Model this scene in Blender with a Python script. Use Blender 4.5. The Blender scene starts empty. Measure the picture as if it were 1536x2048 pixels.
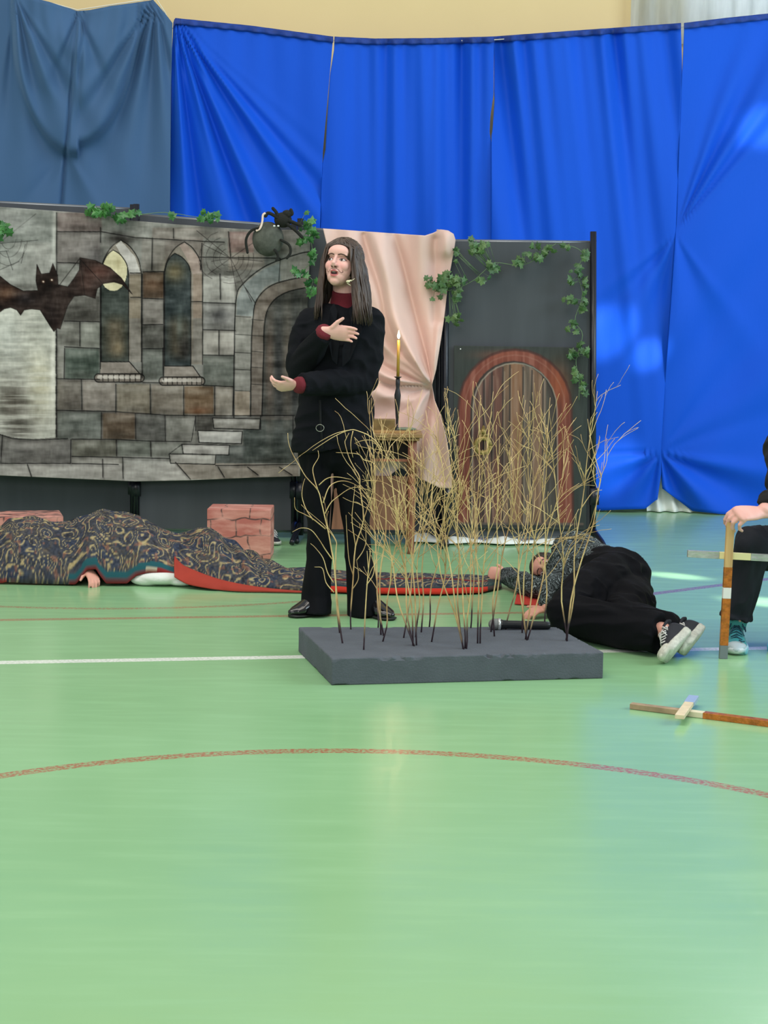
import bpy, bmesh, math, random
import numpy as np
from mathutils import Vector, Matrix, noise as mnoise
PI = math.pi
random.seed(7)
rng = np.random.RandomState(11)
C = bpy.context.scene.collection
S = bpy.context.scene

# ------------------------------------------------------------------ camera
FPX = 3078.0
PITCH = math.atan(337/FPX)
ROLL = 0.014
CAM = Vector((0, 0, 1.2))
ROT = Matrix.Rotation(PI/2-PITCH, 3, 'X') @ Matrix.Rotation(ROLL, 3, 'Z')
cd = bpy.data.cameras.new('camera')
cam = bpy.data.objects.new('camera', cd); C.objects.link(cam)
cam.matrix_world = Matrix.Translation(CAM) @ ROT.to_4x4()
cd.sensor_fit = 'VERTICAL'; cd.sensor_height = 24; cd.lens = 24*FPX/2048
cd.clip_end = 100
S.camera = cam
S.view_settings.view_transform = 'Standard'
S.view_settings.look = 'None'
S.view_settings.gamma = 1
S.view_settings.use_curve_mapping = False
S.view_settings.exposure = 0.0

def ray(px, py):
    return (ROT @ Vector((px-768, 1024-py, -FPX))).normalized()
def W(px, py, Y):
    "world point at depth Y seen at a photograph pixel"
    d = ray(px, py); return CAM + d*(Y/d.y)
def G(px, py, z=0.0):
    "world point at height z seen at a photograph pixel"
    d = ray(px, py); return CAM + d*((z-CAM.z)/d.z)

# ------------------------------------------------------------------ light
wd = bpy.data.worlds.new('hall_light'); S.world = wd; wd.use_nodes = True
bg = wd.node_tree.nodes['Background']
bg.inputs[0].default_value = (0.80, 0.86, 0.90, 1); bg.inputs[1].default_value = 0.62
def area(name, loc, target, size, sizey, power, col):
    l = bpy.data.lights.new(name, 'AREA'); l.shape = 'RECTANGLE'; l.size = size; l.size_y = sizey
    l.energy = power; l.color = col
    o = bpy.data.objects.new(name, l); C.objects.link(o); o.location = loc
    o.rotation_euler = (Vector(target)-Vector(loc)).to_track_quat('-Z', 'Y').to_euler()
    return o
area('overhead_fill', (-1.5, 4.5, 6.5), (-0.3, 7.5, 0), 7, 4, 330, (1.0, 0.93, 0.82))  # added overhead fill to give shape, no lamp row known there
area('window_daylight', (7.5, 5.5, 4.2), (0.5, 8.5, 0.6), 6, 3, 420, (0.74, 0.90, 1.0))
area('hall_window_behind', (-3, -6, 4.5), (0, 8, 1.0), 6, 3, 330, (1.0, 0.98, 0.95))
area('daylight_outside_window', (4.2, 12.7, 4.8), (3.3, 11.0, 3.9), 2.4, 2.2, 160, (0.9, 0.97, 1.0))
def sunbeam(name, loc, target, deg, power):
    l = bpy.data.lights.new(name, 'SPOT'); l.energy = power; l.spot_size = math.radians(deg); l.spot_blend = 0.9
    l.shadow_soft_size = 0.04; l.color = (1.0, 0.96, 0.9)
    o = bpy.data.objects.new(name, l); C.objects.link(o); o.location = loc
    o.rotation_euler = (Vector(target)-Vector(loc)).to_track_quat('-Z', 'Y').to_euler(); return o

for nm_, tgt_, dg_, pw_ in (('sun_patch_floor', G(1352, 1152), 1.3, 20000), ('sun_patch_floor_right', G(1540, 1205), 1.9, 18000), ('sun_patch_curtain', W(1216, 660, 11.1), 2.3, 9000),
                          ('sun_patch_curtain_low', W(1305, 705, 11.1), 1.4, 8000), ('sun_patch_hem', W(1225, 930, 11.1), 2.2, 6500), ('sun_patch_edge', W(1535, 250, 11.1), 2.0, 7000)):
    sunbeam(nm_, (8.5, 2.5, 5.5), tgt_, dg_, pw_)

# ------------------------------------------------------------------ helpers
def lin(r, g=None, b=None):
    if g is None: r, g, b = r
    f = lambda v: (v/255/12.92) if v/255 <= .04045 else ((v/255+.055)/1.055)**2.4
    return (f(r), f(g), f(b), 1.0)
def tag(o, label=None, cat=None, group=None, kind=None):
    if label: o['label'] = label
    if cat: o['category'] = cat
    if group: o['group'] = group
    if kind: o['kind'] = kind
    return o
def empty(name, loc, label, cat, group=None):
    o = bpy.data.objects.new(name, None); C.objects.link(o); o.location = loc; o.empty_display_size = .1
    return tag(o, label, cat, group)
def link(name, me, mat, parent=None, smooth=True):
    o = bpy.data.objects.new(name, me); C.objects.link(o)
    if mat is not None and len(me.materials) == 0: me.materials.append(mat)
    if parent is not None:
        o.parent = parent
        o.matrix_parent_inverse = Matrix.Translation(-world_loc(parent))
    if smooth: me.polygons.foreach_set('use_smooth', [True]*len(me.polygons))
    return o
def world_loc(p):
    "meshes are written in world coordinates; only an Empty at a thing's base carries a location"
    return Vector(p.location) if p.type == 'EMPTY' else Vector((0, 0, 0))
_R = np.array(ROT)
def Wn(px, py, Y):
    "vectorised W"
    d = np.stack([px-768, 1024-py, np.full_like(px, -FPX)], -1) @ _R.T
    return np.array(CAM) + d*(Y/d[..., 1])[..., None]

class MB:
    "mesh builder: collects shapes in world coordinates, built as one mesh"
    def __init__(s): s.v = []; s.f = []
    def add(s, vs, fs):
        n = len(s.v); s.v += [tuple(v) for v in vs]; s.f += [tuple(i+n for i in f) for f in fs]; return s
    def box(s, c, size, M=None):
        M = M or Matrix.Identity(3); c = Vector(c)
        vs = [c + M @ Vector((x*size[0]/2, y*size[1]/2, z*size[2]/2)) for x in (-1, 1) for y in (-1, 1) for z in (-1, 1)]
        return s.add(vs, [(0,1,3,2),(4,6,7,5),(0,4,5,1),(2,3,7,6),(0,2,6,4),(1,5,7,3)])
    def tube(s, pts, rad, n=10, side=None, cap='flat'):
        pts = [Vector(p) for p in pts]; m = len(pts)
        if not isinstance(rad, (list, tuple)): rad = [rad]*m
        rad = [(r, r) if not isinstance(r, (list, tuple)) else r for r in rad]
        tans = []
        for i in range(m):
            a = pts[max(i-1, 0)]; b = pts[min(i+1, m-1)]; t = (b-a)
            tans.append(t.normalized() if t.length > 1e-9 else Vector((0, 0, 1)))
        sd = Vector(side) if side is not None else (Vector((1, 0, 0)) if abs(tans[0].x) < .9 else Vector((0, 1, 0)))
        rings = []
        P = []; R = []; T = []; SD = []
        prev = sd
        for i in range(m):
            base = sd if side is not None else prev
            u = (base - tans[i]*base.dot(tans[i]))
            if u.length < 1e-6: u = tans[i].orthogonal()
            u.normalize(); prev = u
            P.append(pts[i]); R.append(rad[i]); T.append(tans[i]); SD.append(u)
        if cap == 'round':
            for end in (0, -1):
                sgn = -1 if end == 0 else 1; p = P[end]; r = R[end]; t = T[end]; u = SD[end]; rr = min(r)
                ex = [(p + t*sgn*rr*math.sin(a), (r[0]*math.cos(a), r[1]*math.cos(a))) for a in (.5, 1.0, 1.4)]
                for q, r2 in ex:
                    if end == 0: P.insert(0, q); R.insert(0, r2); T.insert(0, t); SD.insert(0, u)
                    else: P.append(q); R.append(r2); T.append(t); SD.append(u)
        vs = []; fs = []
        for p, r, t, u in zip(P, R, T, SD):
            w = t.cross(u)
            for k in range(n):
                a = 2*PI*k/n; vs.append(p + u*math.cos(a)*r[0] + w*math.sin(a)*r[1])
        M_ = len(P)
        for i in range(M_-1):
            for k in range(n):
                k2 = (k+1) % n; fs.append((i*n+k, i*n+k2, (i+1)*n+k2, (i+1)*n+k))
        fs.append(tuple(reversed(range(n)))); fs.append(tuple((M_-1)*n+k for k in range(n)))
        return s.add(vs, fs)
    def ell(s, c, r, M=None, n=20, m=12):
        M = M or Matrix.Identity(3); c = Vector(c); vs = [c + M @ Vector((0, 0, r[2]))]
        for i in range(1, m):
            th = PI*i/m
            for k in range(n):
                a = 2*PI*k/n; vs.append(c + M @ Vector((r[0]*math.sin(th)*math.cos(a), r[1]*math.sin(th)*math.sin(a), r[2]*math.cos(th))))
        vs.append(c + M @ Vector((0, 0, -r[2]))); fs = []
        for k in range(n): fs.append((0, 1+k, 1+(k+1) % n))
        for i in range(m-2):
            for k in range(n):
                a = 1+i*n+k; b = 1+i*n+(k+1) % n; fs.append((a, a+n, b+n, b))
        L = len(vs)-1; o = 1+(m-2)*n
        for k in range(n): fs.append((L, o+(k+1) % n, o+k))
        return s.add(vs, fs)
    def lathe(s, c, prof, n=20, axis=None):
        c = Vector(c); ax = Vector(axis or (0, 0, 1)).normalized(); u = ax.orthogonal().normalized(); w = ax.cross(u)
        vs = []; fs = []
        for r, z in prof:
            for k in range(n):
                a = 2*PI*k/n; vs.append(c + ax*z + (u*math.cos(a)+w*math.sin(a))*max(r, 1e-4))
        for i in range(len(prof)-1):
            for k in range(n):
                k2 = (k+1) % n; fs.append((i*n+k, i*n+k2, (i+1)*n+k2, (i+1)*n+k))
        fs.append(tuple(reversed(range(n)))); fs.append(tuple((len(prof)-1)*n+k for k in range(n)))
        return s.add(vs, fs)
    def prism(s, poly, d):
        "poly: list of 3D points, extruded along vector d"
        poly = [Vector(p) for p in poly]; d = Vector(d); n = len(poly)
        vs = poly + [p+d for p in poly]
        fs = [tuple(range(n))[::-1], tuple(range(n, 2*n))] + [(i, (i+1) % n, (i+1) % n+n, i+n) for i in range(n)]
        return s.add(vs, fs)
    def mesh(s, name):
        me = bpy.data.meshes.new(name); me.from_pydata(s.v, [], s.f)
        bm = bmesh.new(); bm.from_mesh(me); bmesh.ops.recalc_face_normals(bm, faces=bm.faces); bm.to_mesh(me); bm.free()
        me.update(); return me
    def build(s, name, mat, parent=None, smooth=True, bevel=0):
        o = link(name, s.mesh(name), mat, parent, smooth)
        if bevel:
            b = o.modifiers.new('bevel', 'BEVEL'); b.width = bevel; b.segments = 2; b.limit_method = 'ANGLE'
            b.harden_normals = False
        if smooth and bevel:
            pass
        return o
    def remesh(s, name, mat, parent=None, voxel=.004, smooth=4, thick=None):
        me = s.mesh(name); o = bpy.data.objects.new(name, me); C.objects.link(o)
        r = o.modifiers.new('r', 'REMESH'); r.mode = 'VOXEL'; r.voxel_size = voxel
        if smooth:
            q = o.modifiers.new('s', 'SMOOTH'); q.factor = .5; q.iterations = smooth
        dg = bpy.context.evaluated_depsgraph_get(); ev = o.evaluated_get(dg)
        nm = bpy.data.meshes.new_from_object(ev); nm.name = name
        bpy.data.objects.remove(o); bpy.data.meshes.remove(me)
        nm.materials.clear()
        return link(name, nm, mat, parent)

def grid_mesh(name, P, mat, parent=None, thick=0, col=None, closed=False, smooth=True):
    "P: (n, m, 3) array of world points"
    n, m = P.shape[:2]
    me = bpy.data.meshes.new(name)
    idx = np.arange(n*m).reshape(n, m)
    q = np.stack([idx[:-1, :-1], idx[1:, :-1], idx[1:, 1:], idx[:-1, 1:]], -1).reshape(-1, 4)
    me.vertices.add(n*m); me.vertices.foreach_set('co', P.reshape(-1).astype(np.float32))
    me.loops.add(q.size); me.loops.foreach_set('vertex_index', q.reshape(-1).astype(np.int32))
    me.polygons.add(len(q)); me.polygons.foreach_set('loop_start', (np.arange(len(q))*4).astype(np.int32))
    me.update(calc_edges=True); me.validate()
    if col is not None:
        a = me.color_attributes.new('Col', 'FLOAT_COLOR', 'POINT')
        cc = np.ones((n*m, 4), np.float32); cc[:, :3] = col.reshape(-1, 3)
        a.data.foreach_set('color', cc.reshape(-1))
    o = link(name, me, mat, parent, smooth)
    if thick:
        sm = o.modifiers.new('thickness', 'SOLIDIFY'); sm.thickness = thick; sm.offset = 0
    return o

# ---- materials
def mat(name, col, rough=.6, spec=.5, metal=0, bump=0, bscale=60, var=0, vscale=8, sheen=0, stretch=(1, 1, 1), col2=None, coat=0, emit=None, vcol=False, bdist=.004, sub=0, obj=True):
    m = bpy.data.materials.new(name); m.use_nodes = True; nt = m.node_tree; N = nt.nodes; L = nt.links
    b = N['Principled BSDF']; b.inputs['Roughness'].default_value = rough
    b.inputs['Specular IOR Level'].default_value = spec; b.inputs['Metallic'].default_value = metal
    if sheen: b.inputs['Sheen Weight'].default_value = sheen
    if coat: b.inputs['Coat Weight'].default_value = coat; b.inputs['Coat Roughness'].default_value = .15
    if sub: b.inputs['Subsurface Weight'].default_value = sub; b.inputs['Subsurface Scale'].default_value = .01; b.inputs['Subsurface Radius'].default_value = (1, .35, .2)
    tc = N.new('ShaderNodeTexCoord'); mp = N.new('ShaderNodeMapping'); mp.inputs['Scale'].default_value = stretch
    L.new(tc.outputs['Object'], mp.inputs['Vector'])
    if vcol:
        src = N.new('ShaderNodeVertexColor'); src.layer_name = 'Col'; out = src.outputs['Color']
    else:
        src = N.new('ShaderNodeRGB'); src.outputs[0].default_value = col; out = src.outputs[0]
    if var or col2:
        nz = N.new('ShaderNodeTexNoise'); nz.inputs['Scale'].default_value = vscale; nz.inputs['Detail'].default_value = 6
        L.new(mp.outputs[0], nz.inputs['Vector'])
        mx = N.new('ShaderNodeMix'); mx.data_type = 'RGBA'
        rp = N.new('ShaderNodeMapRange'); rp.inputs[1].default_value = .35; rp.inputs[2].default_value = .65
        L.new(nz.outputs['Fac'], rp.inputs[0]); L.new(rp.outputs[0], mx.inputs[0])
        if col2: L.new(out, mx.inputs[6]); mx.inputs[7].default_value = col2
        else:
            mu = N.new('ShaderNodeMix'); mu.data_type = 'RGBA'; mu.blend_type = 'MULTIPLY'; mu.inputs[0].default_value = 1
            L.new(out, mu.inputs[6]); k = 1-var; mu.inputs[7].default_value = (k, k, k, 1)
            L.new(out, mx.inputs[6]); L.new(mu.outputs[2], mx.inputs[7])
        out = mx.outputs[2]
    L.new(out, b.inputs['Base Color'])
    if bump:
        n2 = N.new('ShaderNodeTexNoise'); n2.inputs['Scale'].default_value = bscale; n2.inputs['Detail'].default_value = 4
        L.new(mp.outputs[0], n2.inputs['Vector'])
        bp = N.new('ShaderNodeBump'); bp.inputs['Strength'].default_value = bump; bp.inputs['Distance'].default_value = bdist
        L.new(n2.outputs['Fac'], bp.inputs['Height']); L.new(bp.outputs[0], b.inputs['Normal'])
    if emit: b.inputs['Emission Color'].default_value = emit[0]; b.inputs['Emission Strength'].default_value = emit[1]
    return m

# ---- numpy painting tools (artwork colours are computed per vertex)
def vnoise(X, Y, sx, sy, seed=0, octv=3):
    r = np.zeros_like(X, dtype=float); amp = 1; tot = 0
    for o in range(octv):
        R = np.random.RandomState(seed*17+o*101+3).rand(128, 128)
        x = X/sx*2**o + 1000; y = Y/sy*2**o + 1000
        xi = np.floor(x).astype(int); yi = np.floor(y).astype(int); fx = x-xi; fy = y-yi
        fx = fx*fx*(3-2*fx); fy = fy*fy*(3-2*fy)
        a = R[xi % 128, yi % 128]; b = R[(xi+1) % 128, yi % 128]; c = R[xi % 128, (yi+1) % 128]; d = R[(xi+1) % 128, (yi+1) % 128]
        r += amp*((a*(1-fx)+b*fx)*(1-fy)+(c*(1-fx)+d*fx)*fy); tot += amp; amp *= .55
    return r/tot
def inpoly(X, Y, poly):
    r = np.zeros(X.shape, bool); n = len(poly)
    for i in range(n):
        x1, y1 = poly[i]; x2, y2 = poly[(i+1) % n]
        if y1 == y2: continue
        c = ((y1 > Y) != (y2 > Y)) & (X < (x2-x1)*(Y-y1)/(y2-y1)+x1); r ^= c
    return r
def segd(X, Y, pts):
    d = np.full(X.shape, 1e9)
    for (x1, y1), (x2, y2) in zip(pts[:-1], pts[1:]):
        dx, dy = x2-x1, y2-y1; L2 = dx*dx+dy*dy+1e-9
        t = np.clip(((X-x1)*dx+(Y-y1)*dy)/L2, 0, 1)
        d = np.minimum(d, np.hypot(X-x1-t*dx, Y-y1-t*dy))
    return d
def smooth_pts(pts, n=8):
    "Catmull-Rom through points"
    P = [np.array(p, float) for p in pts]; P = [2*P[0]-P[1]] + P + [2*P[-1]-P[-2]]; out = []
    for i in range(1, len(P)-2):
        for k in range(n):
            t = k/n; out.append(tuple(.5*((2*P[i])+(-P[i-1]+P[i+1])*t+(2*P[i-1]-5*P[i]+4*P[i+1]-P[i+2])*t*t+(-P[i-1]+3*P[i]-3*P[i+1]+P[i+2])*t**3)))
    out.append(tuple(P[-2])); return out
def lut(xs, ys):
    return lambda x: np.interp(x, xs, ys)
class Paint:
    def __init__(s, X, Y, base):
        s.X = X; s.Y = Y; s.c = np.ones(X.shape+(3,))*np.array(base, float)
    def mix(s, mask, col):
        m = np.clip(mask, 0, 1)[..., None]; s.c = s.c*(1-m)+np.array(col, float)*m
    def rect(s, x0, y0, x1, y1, col, a=1, soft=6):
        m = np.clip((s.X-x0)/soft+.5, 0, 1)*np.clip((x1-s.X)/soft+.5, 0, 1)*np.clip((s.Y-y0)/soft+.5, 0, 1)*np.clip((y1-s.Y)/soft+.5, 0, 1)
        s.mix(m*a, col)
    def poly(s, pts, col, a=1): s.mix(inpoly(s.X, s.Y, pts)*a, col)
    def line(s, pts, w, col, a=1, soft=2.5):
        x0 = min(p[0] for p in pts)-w-30; x1 = max(p[0] for p in pts)+w+30; y0 = min(p[1] for p in pts)-w-30; y1 = max(p[1] for p in pts)+w+30
        sel = (s.X > x0) & (s.X < x1) & (s.Y > y0) & (s.Y < y1)
        if not sel.any(): return
        d = segd(s.X[sel], s.Y[sel], pts)
        m = np.clip((w/2-d)/soft+.5, 0, 1)*a
        s.c[sel] = s.c[sel]*(1-m[:, None])+np.array(col, float)*m[:, None]
    def blot(s, x, y, rx, ry, col, a=1):
        d = ((s.X-x)/rx)**2+((s.Y-y)/ry)**2; s.mix(np.exp(-d*1.5)*a, col)
    def linear(s):
        v = np.clip(s.c/255, 0, 1); return np.where(v <= .04045, v/12.92, ((v+.055)/1.055)**2.4)
# ------------------------------------------------------------------ setting: floor, wall, window
def floor_material():
    m = bpy.data.materials.new('court_floor'); m.use_nodes = True; nt = m.node_tree; N = nt.nodes; L = nt.links
    b = N['Principled BSDF']
    tc = N.new('ShaderNodeTexCoord'); sep = N.new('ShaderNodeSeparateXYZ'); L.new(tc.outputs['Object'], sep.inputs[0])
    X, Yy = sep.outputs[0], sep.outputs[1]
    def M(op, a, b_=None, c_=None):
        n = N.new('ShaderNodeMath'); n.operation = op
        for i, v in enumerate((a, b_, c_)):
            if v is None: continue
            if isinstance(v, (int, float)): n.inputs[i].default_value = v
            else: L.new(v, n.inputs[i])
        return n.outputs[0]
    def noise(scale, sc=(1, 1, 1), det=4):
        mp = N.new('ShaderNodeMapping'); mp.inputs['Scale'].default_value = sc; L.new(tc.outputs['Object'], mp.inputs['Vector'])
        z = N.new('ShaderNodeTexNoise'); z.inputs['Scale'].default_value = scale; z.inputs['Detail'].default_value = det
        L.new(mp.outputs[0], z.inputs['Vector']); return z.outputs['Fac']
    def rng_(v, a, b_, c_=0, d=1):
        r = N.new('ShaderNodeMapRange'); L.new(v, r.inputs[0])
        for i, q in enumerate((a, b_, c_, d)): r.inputs[i+1].default_value = q
        return r.outputs[0]
    def mix(f, a, b_):
        x = N.new('ShaderNodeMix'); x.data_type = 'RGBA'
        if isinstance(f, float): x.inputs[0].default_value = f
        else: L.new(f, x.inputs[0])
        for i, v in ((6, a), (7, b_)):
            if isinstance(v, tuple): x.inputs[i].default_value = v
            else: L.new(v, x.inputs[i])
        return x.outputs[2]
    streak = noise(3.0, (1, 7, 1)); cloud = noise(.9)
    col = mix(rng_(cloud, .3, .7), lin(138, 185, 134), lin(147, 194, 144))
    col = mix(rng_(streak, .48, .78, 0, .22), col, lin(158, 206, 158))
    wear = noise(90, (1, 1, 1), 2)
    def circle(p1, p2, p3, w, colr, a, x0=-9, x1=9):
        nonlocal col
        (ax, ay), (bx, by), (cx, cy) = p1, p2, p3
        d = 2*(ax*(by-cy)+bx*(cy-ay)+cx*(ay-by))
        ux = ((ax*ax+ay*ay)*(by-cy)+(bx*bx+by*by)*(cy-ay)+(cx*cx+cy*cy)*(ay-by))/d
        uy = ((ax*ax+ay*ay)*(cx-bx)+(bx*bx+by*by)*(ax-cx)+(cx*cx+cy*cy)*(bx-ax))/d
        R = math.hypot(ax-ux, ay-uy); print('circle', ux, uy, R)
        dx = M('SUBTRACT', X, ux); dy = M('SUBTRACT', Yy, uy)
        r = M('SQRT', M('ADD', M('MULTIPLY', dx, dx), M('MULTIPLY', dy, dy)))
        e = M('ABSOLUTE', M('SUBTRACT', r, R))
        k = M('MULTIPLY', M('LESS_THAN', e, w/2), rng_(wear, .40, .56, .25*a, a))
        k = M('MULTIPLY', k, M('MULTIPLY', M('GREATER_THAN', X, x0), M('LESS_THAN', X, x1)))
        col = mix(k, col, colr)
    def line(p1, p2, w, colr, a, x0=-9, x1=9):
        nonlocal col
        dx, dy = p2[0]-p1[0], p2[1]-p1[1]; l = math.hypot(dx, dy); nx, ny = -dy/l, dx/l; c_ = nx*p1[0]+ny*p1[1]
        e = M('ABSOLUTE', M('SUBTRACT', M('ADD', M('MULTIPLY', X, nx), M('MULTIPLY', Yy, ny)), c_))
        k = M('MULTIPLY', M('LESS_THAN', e, w/2), rng_(wear, .40, .56, .6*a, a))
        k = M('MULTIPLY', k, M('MULTIPLY', M('GREATER_THAN', X, x0), M('LESS_THAN', X, x1)))
        col = mix(k, col, colr)
    g = lambda x, y: tuple(G(x, y))[:2]
    circle(g(0, 1552), g(720, 1502), g(1536, 1590), .05, lin(168, 92, 72), .85)
    circle(g(0, 1213), g(300, 1216.5), g(600, 1203), .045, lin(160, 110, 85), .7, -3, -.3)
    line(g(0, 1240), g(1000, 1226), .05, lin(165, 112, 88), .75, -4, 1.0)
    line(g(1310, 1187), g(1536, 1158), .06, lin(140, 100, 110), .85, 1.0, 5)
    line(g(0, 1325), g(1536, 1296), .06, lin(238, 242, 236), 1)
    L.new(col, b.inputs['Base Color'])
    L.new(rng_(streak, .3, .75, .17, .27), b.inputs['Roughness'])
    b.inputs['Specular IOR Level'].default_value = .55
    bp = N.new('ShaderNodeBump'); bp.inputs['Strength'].default_value = .06; bp.inputs['Distance'].default_value = .01
    L.new(noise(2.2, (1, 3.5, 1), 3), bp.inputs['Height']); L.new(bp.outputs[0], b.inputs['Normal'])
    return m
bmf = MB().add([(-9, -4, 0), (9, -4, 0), (9, 12.0, 0), (-9, 12.0, 0)], [(0, 1, 2, 3)])
fl = bmf.build('floor', floor_material(), smooth=False); tag(fl, kind='structure')
WALLY = 11.75
m_wall = mat('wall_paint', lin(226, 203, 150), rough=.85, var=.05, vscale=1.2, bump=.1, bscale=140)
m_white = mat('window_white', lin(225, 228, 228), rough=.5)
# window opening at the far right top: x from WX0 on, z from WZ0 up
WX0 = W(1372, 20, WALLY).x; WX1 = WX0+2.4; WZ0 = W(1372, 62, WALLY).z; WZ1 = WZ0+2.2
wb = MB()
def wallpiece(x0, x1, z0, z1): wb.box(((x0+x1)/2, WALLY+.15, (z0+z1)/2), (x1-x0, .3, z1-z0))
wallpiece(-9, WX0, 0, 7); wallpiece(WX0, WX1, 0, WZ0); wallpiece(WX0, WX1, WZ1, 7); wallpiece(WX1, 9, 0, 7)
tag(wb.build('wall_back', m_wall, smooth=False), kind='structure')
wf = MB()
for x in (WX0+.04, WX0+.85, WX1-.04): wf.box((x, WALLY+.12, (WZ0+WZ1)/2), (.08, .07, WZ1-WZ0))
for z in (WZ0+.04, WZ1-.04): wf.box(((WX0+WX1)/2, WALLY+.12, z), (WX1-WX0, .07, .08))
w1 = wf.build('window_1', m_white, smooth=False); tag(w1, kind='structure')
m_glass = mat('glass', (.9, .95, 1, 1), rough=.02); m_glass.node_tree.nodes['Principled BSDF'].inputs['Transmission Weight'].default_value = 1
gp = MB().box(((WX0+WX1)/2, WALLY+.12, (WZ0+WZ1)/2), (WX1-WX0-.1, .008, WZ1-WZ0-.1)).build('pane', m_glass, w1, smooth=False)
# sheer net hanging in the window
m_net = mat('net', lin(205, 212, 210), rough=.9, var=.3, vscale=9, stretch=(3, 1, .4))
_N = m_net.node_tree.nodes; _L = m_net.node_tree.links; _t = _N.new('ShaderNodeBsdfTranslucent'); _t.inputs[0].default_value = (.85, .9, .9, 1); _m = _N.new('ShaderNodeMixShader'); _m.inputs[0].default_value = .55
_L.new(_N['Principled BSDF'].outputs[0], _m.inputs[1]); _L.new(_t.outputs[0], _m.inputs[2]); _L.new(_m.outputs[0], _N['Material Output'].inputs[0])
xs = np.linspace(WX0-.42, WX0+1.6, 90); zs = np.linspace(WZ0-.1, WZ0+1.2, 10)
XX, ZZ = np.meshgrid(xs, zs, indexing='ij')
YY = WALLY-.06+.025*np.sin(XX*38+np.sin(XX*7)*2)
nt_ = grid_mesh('net_curtain', np.stack([XX, YY, ZZ], -1), m_net)
tag(nt_, 'pale grey net curtain in the window above the blue curtain at the top right', 'net curtain')
mb_ = MB().box((0, WALLY-.02, .06), (18, .03, .12)); 
tag(mb_.build('baseboard_back', mat('baseboard_white', lin(222, 226, 220), rough=.5), smooth=False), kind='structure')

# ------------------------------------------------------------------ curtains
CY = 11.15
def cloth_mat(name, c1, rough=.7, sheen=.3, var=.06):
    return mat(name, c1, rough=rough, spec=.25, sheen=sheen, var=var, vscale=1.5, bump=.12, bscale=9, stretch=(1, 1, .35), bdist=.03)
m_blue = cloth_mat('royal_blue_cloth', lin(2, 82, 212)); m_blue.node_tree.nodes['Principled BSDF'].inputs['Sheen Tint'].default_value = (.05, .35, 1, 1)
m_hem = mat('navy_hem', lin(14, 60, 150), rough=.7, var=.3, vscale=30)
m_slate = cloth_mat('slate_blue_cloth', lin(64, 98, 138)); m_slate.node_tree.nodes['Principled BSDF'].inputs['Sheen Tint'].default_value = (.4, .6, .8, 1)
def curtain(name, left, right, top, bot, disp, m, label, nu=170, nv=130, Y0=CY, hem=12):
    u = np.linspace(0, 1, nu); v = np.linspace(0, 1, nv); U, V = np.meshgrid(u, v, indexing='ij')
    py = 100+800*V; px = left(py)*(1-U)+right(py)*U
    for _ in range(3):
        py = top(px)+(bot(px)-top(px))*V; px = left(py)*(1-U)+right(py)*U
    D = disp(px, py, U, V)
    P = Wn(px, py, Y0-D)
    o = grid_mesh(name, P, m, thick=.002); tag(o, label, 'curtain', None)
    if hem:
        T = top(px[:, 0]); hp = []
        xs_ = px[:, 0]
        dd = np.linspace(0, hem, 4)
        PX = np.repeat(xs_[:, None], 4, 1); PYh = T[:, None]+dd[None]-1
        Dh = .02+.010*np.sin(xs_/5.)[:, None]*(dd/hem)[None]+np.interp(PYh, [0, 2000], [0, 0])+D[:, :1]*1.0
        grid_mesh('hem', Wn(PX, PYh, Y0-Dh), m_hem, o, thick=.003)
    return o
def fan(px, py, ax, ay, k, ph, A, r0, a0, a1, soft=.25):
    dx = px-ax; dy = py-ay; r = np.hypot(dx, dy); th = np.arctan2(dy, dx)
    w = 1/(1+np.exp(-(th-a0)/soft*6))*1/(1+np.exp((th-a1)/soft*6))
    return A*(r/r0)*np.exp(1-r/r0)*np.sin(k*th+ph)*w
topB = lut([343, 350, 500, 665, 750, 870, 985, 1150, 1250, 1362, 1367, 1450, 1536, 1800], [56, 37, 52, 74, 78, 77, 74, 62, 55, 47, 47, 37, 28, 0])
def pleats(px, amp, seed, per, slant=0.0, py=None):
    r = np.random.RandomState(seed); x = px+(slant*(py-80) if py is not None else 0); y = 0
    for k in range(5):
        y = y+np.sin(x/per*(.55+.42*k)+r.rand()*6.3)*(.9**k)
    return amp*y/2.2
def d1(px, py, U, V):
    d = fan(px, py, 350, 20, 34, 0, .050, 320, .95, 1.6) + fan(px, py, 345, 30, 55, 1, .02, 200, .8, 1.55)
    d += .012*np.sin((px*.8-(py-60)*.34)/17.)*np.clip(V*2, 0, 1) + .006*np.sin(px/9+1)*np.exp(-V*4)
    return d + .014*np.sin((px-.30*py)/46.)
def d2(px, py, U, V):
    f = np.exp(-V*3.0)
    return pleats(px, .042, 3, 11)*f*(.3+.7*np.clip((px-700)/150, 0, 1)) + pleats(px, .045, 5, 24, -.02, py)*(1-.4*f)
def d3(px, py, U, V):
    f = np.exp(-V*3.2)
    d = pleats(px-.1*(py-80), .045, 8, 13)*f + pleats(px-.17*(py-80), .050, 9, 30)*(1-.3*f)*np.exp(-V*.8)
    d += fan(px, py, 1350, 470, 13, 0, .018, 110, 1.75, 2.5) + fan(px, py, 1320, 905, 9, 1, .028, 70, 1.7, 3.6)
    d += .022*np.sin((py+.35*px)/26.+np.sin(px/50.))*np.clip((V-.86)*7, 0, 1)
    return d + .015*np.sin((px+.4*py)/60.)
def d4(px, py, U, V):
    d = fan(px, py, 1352, 462, 30, .6, .030, 190, -1.25, -.85)+fan(px, py, 1352, 470, 9, 0, .016, 120, .9, 1.7)
    d += fan(px, py, 1320, 905, 9, .5, .045, 120, .15, 1.45)+fan(px, py, 1322, 900, 9, .5, .016, 180, -1.0, -.3)
    return d + .028*np.sin((px+.62*py)/52.) + .008*np.sin((px+.8*py)/21.)
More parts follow.
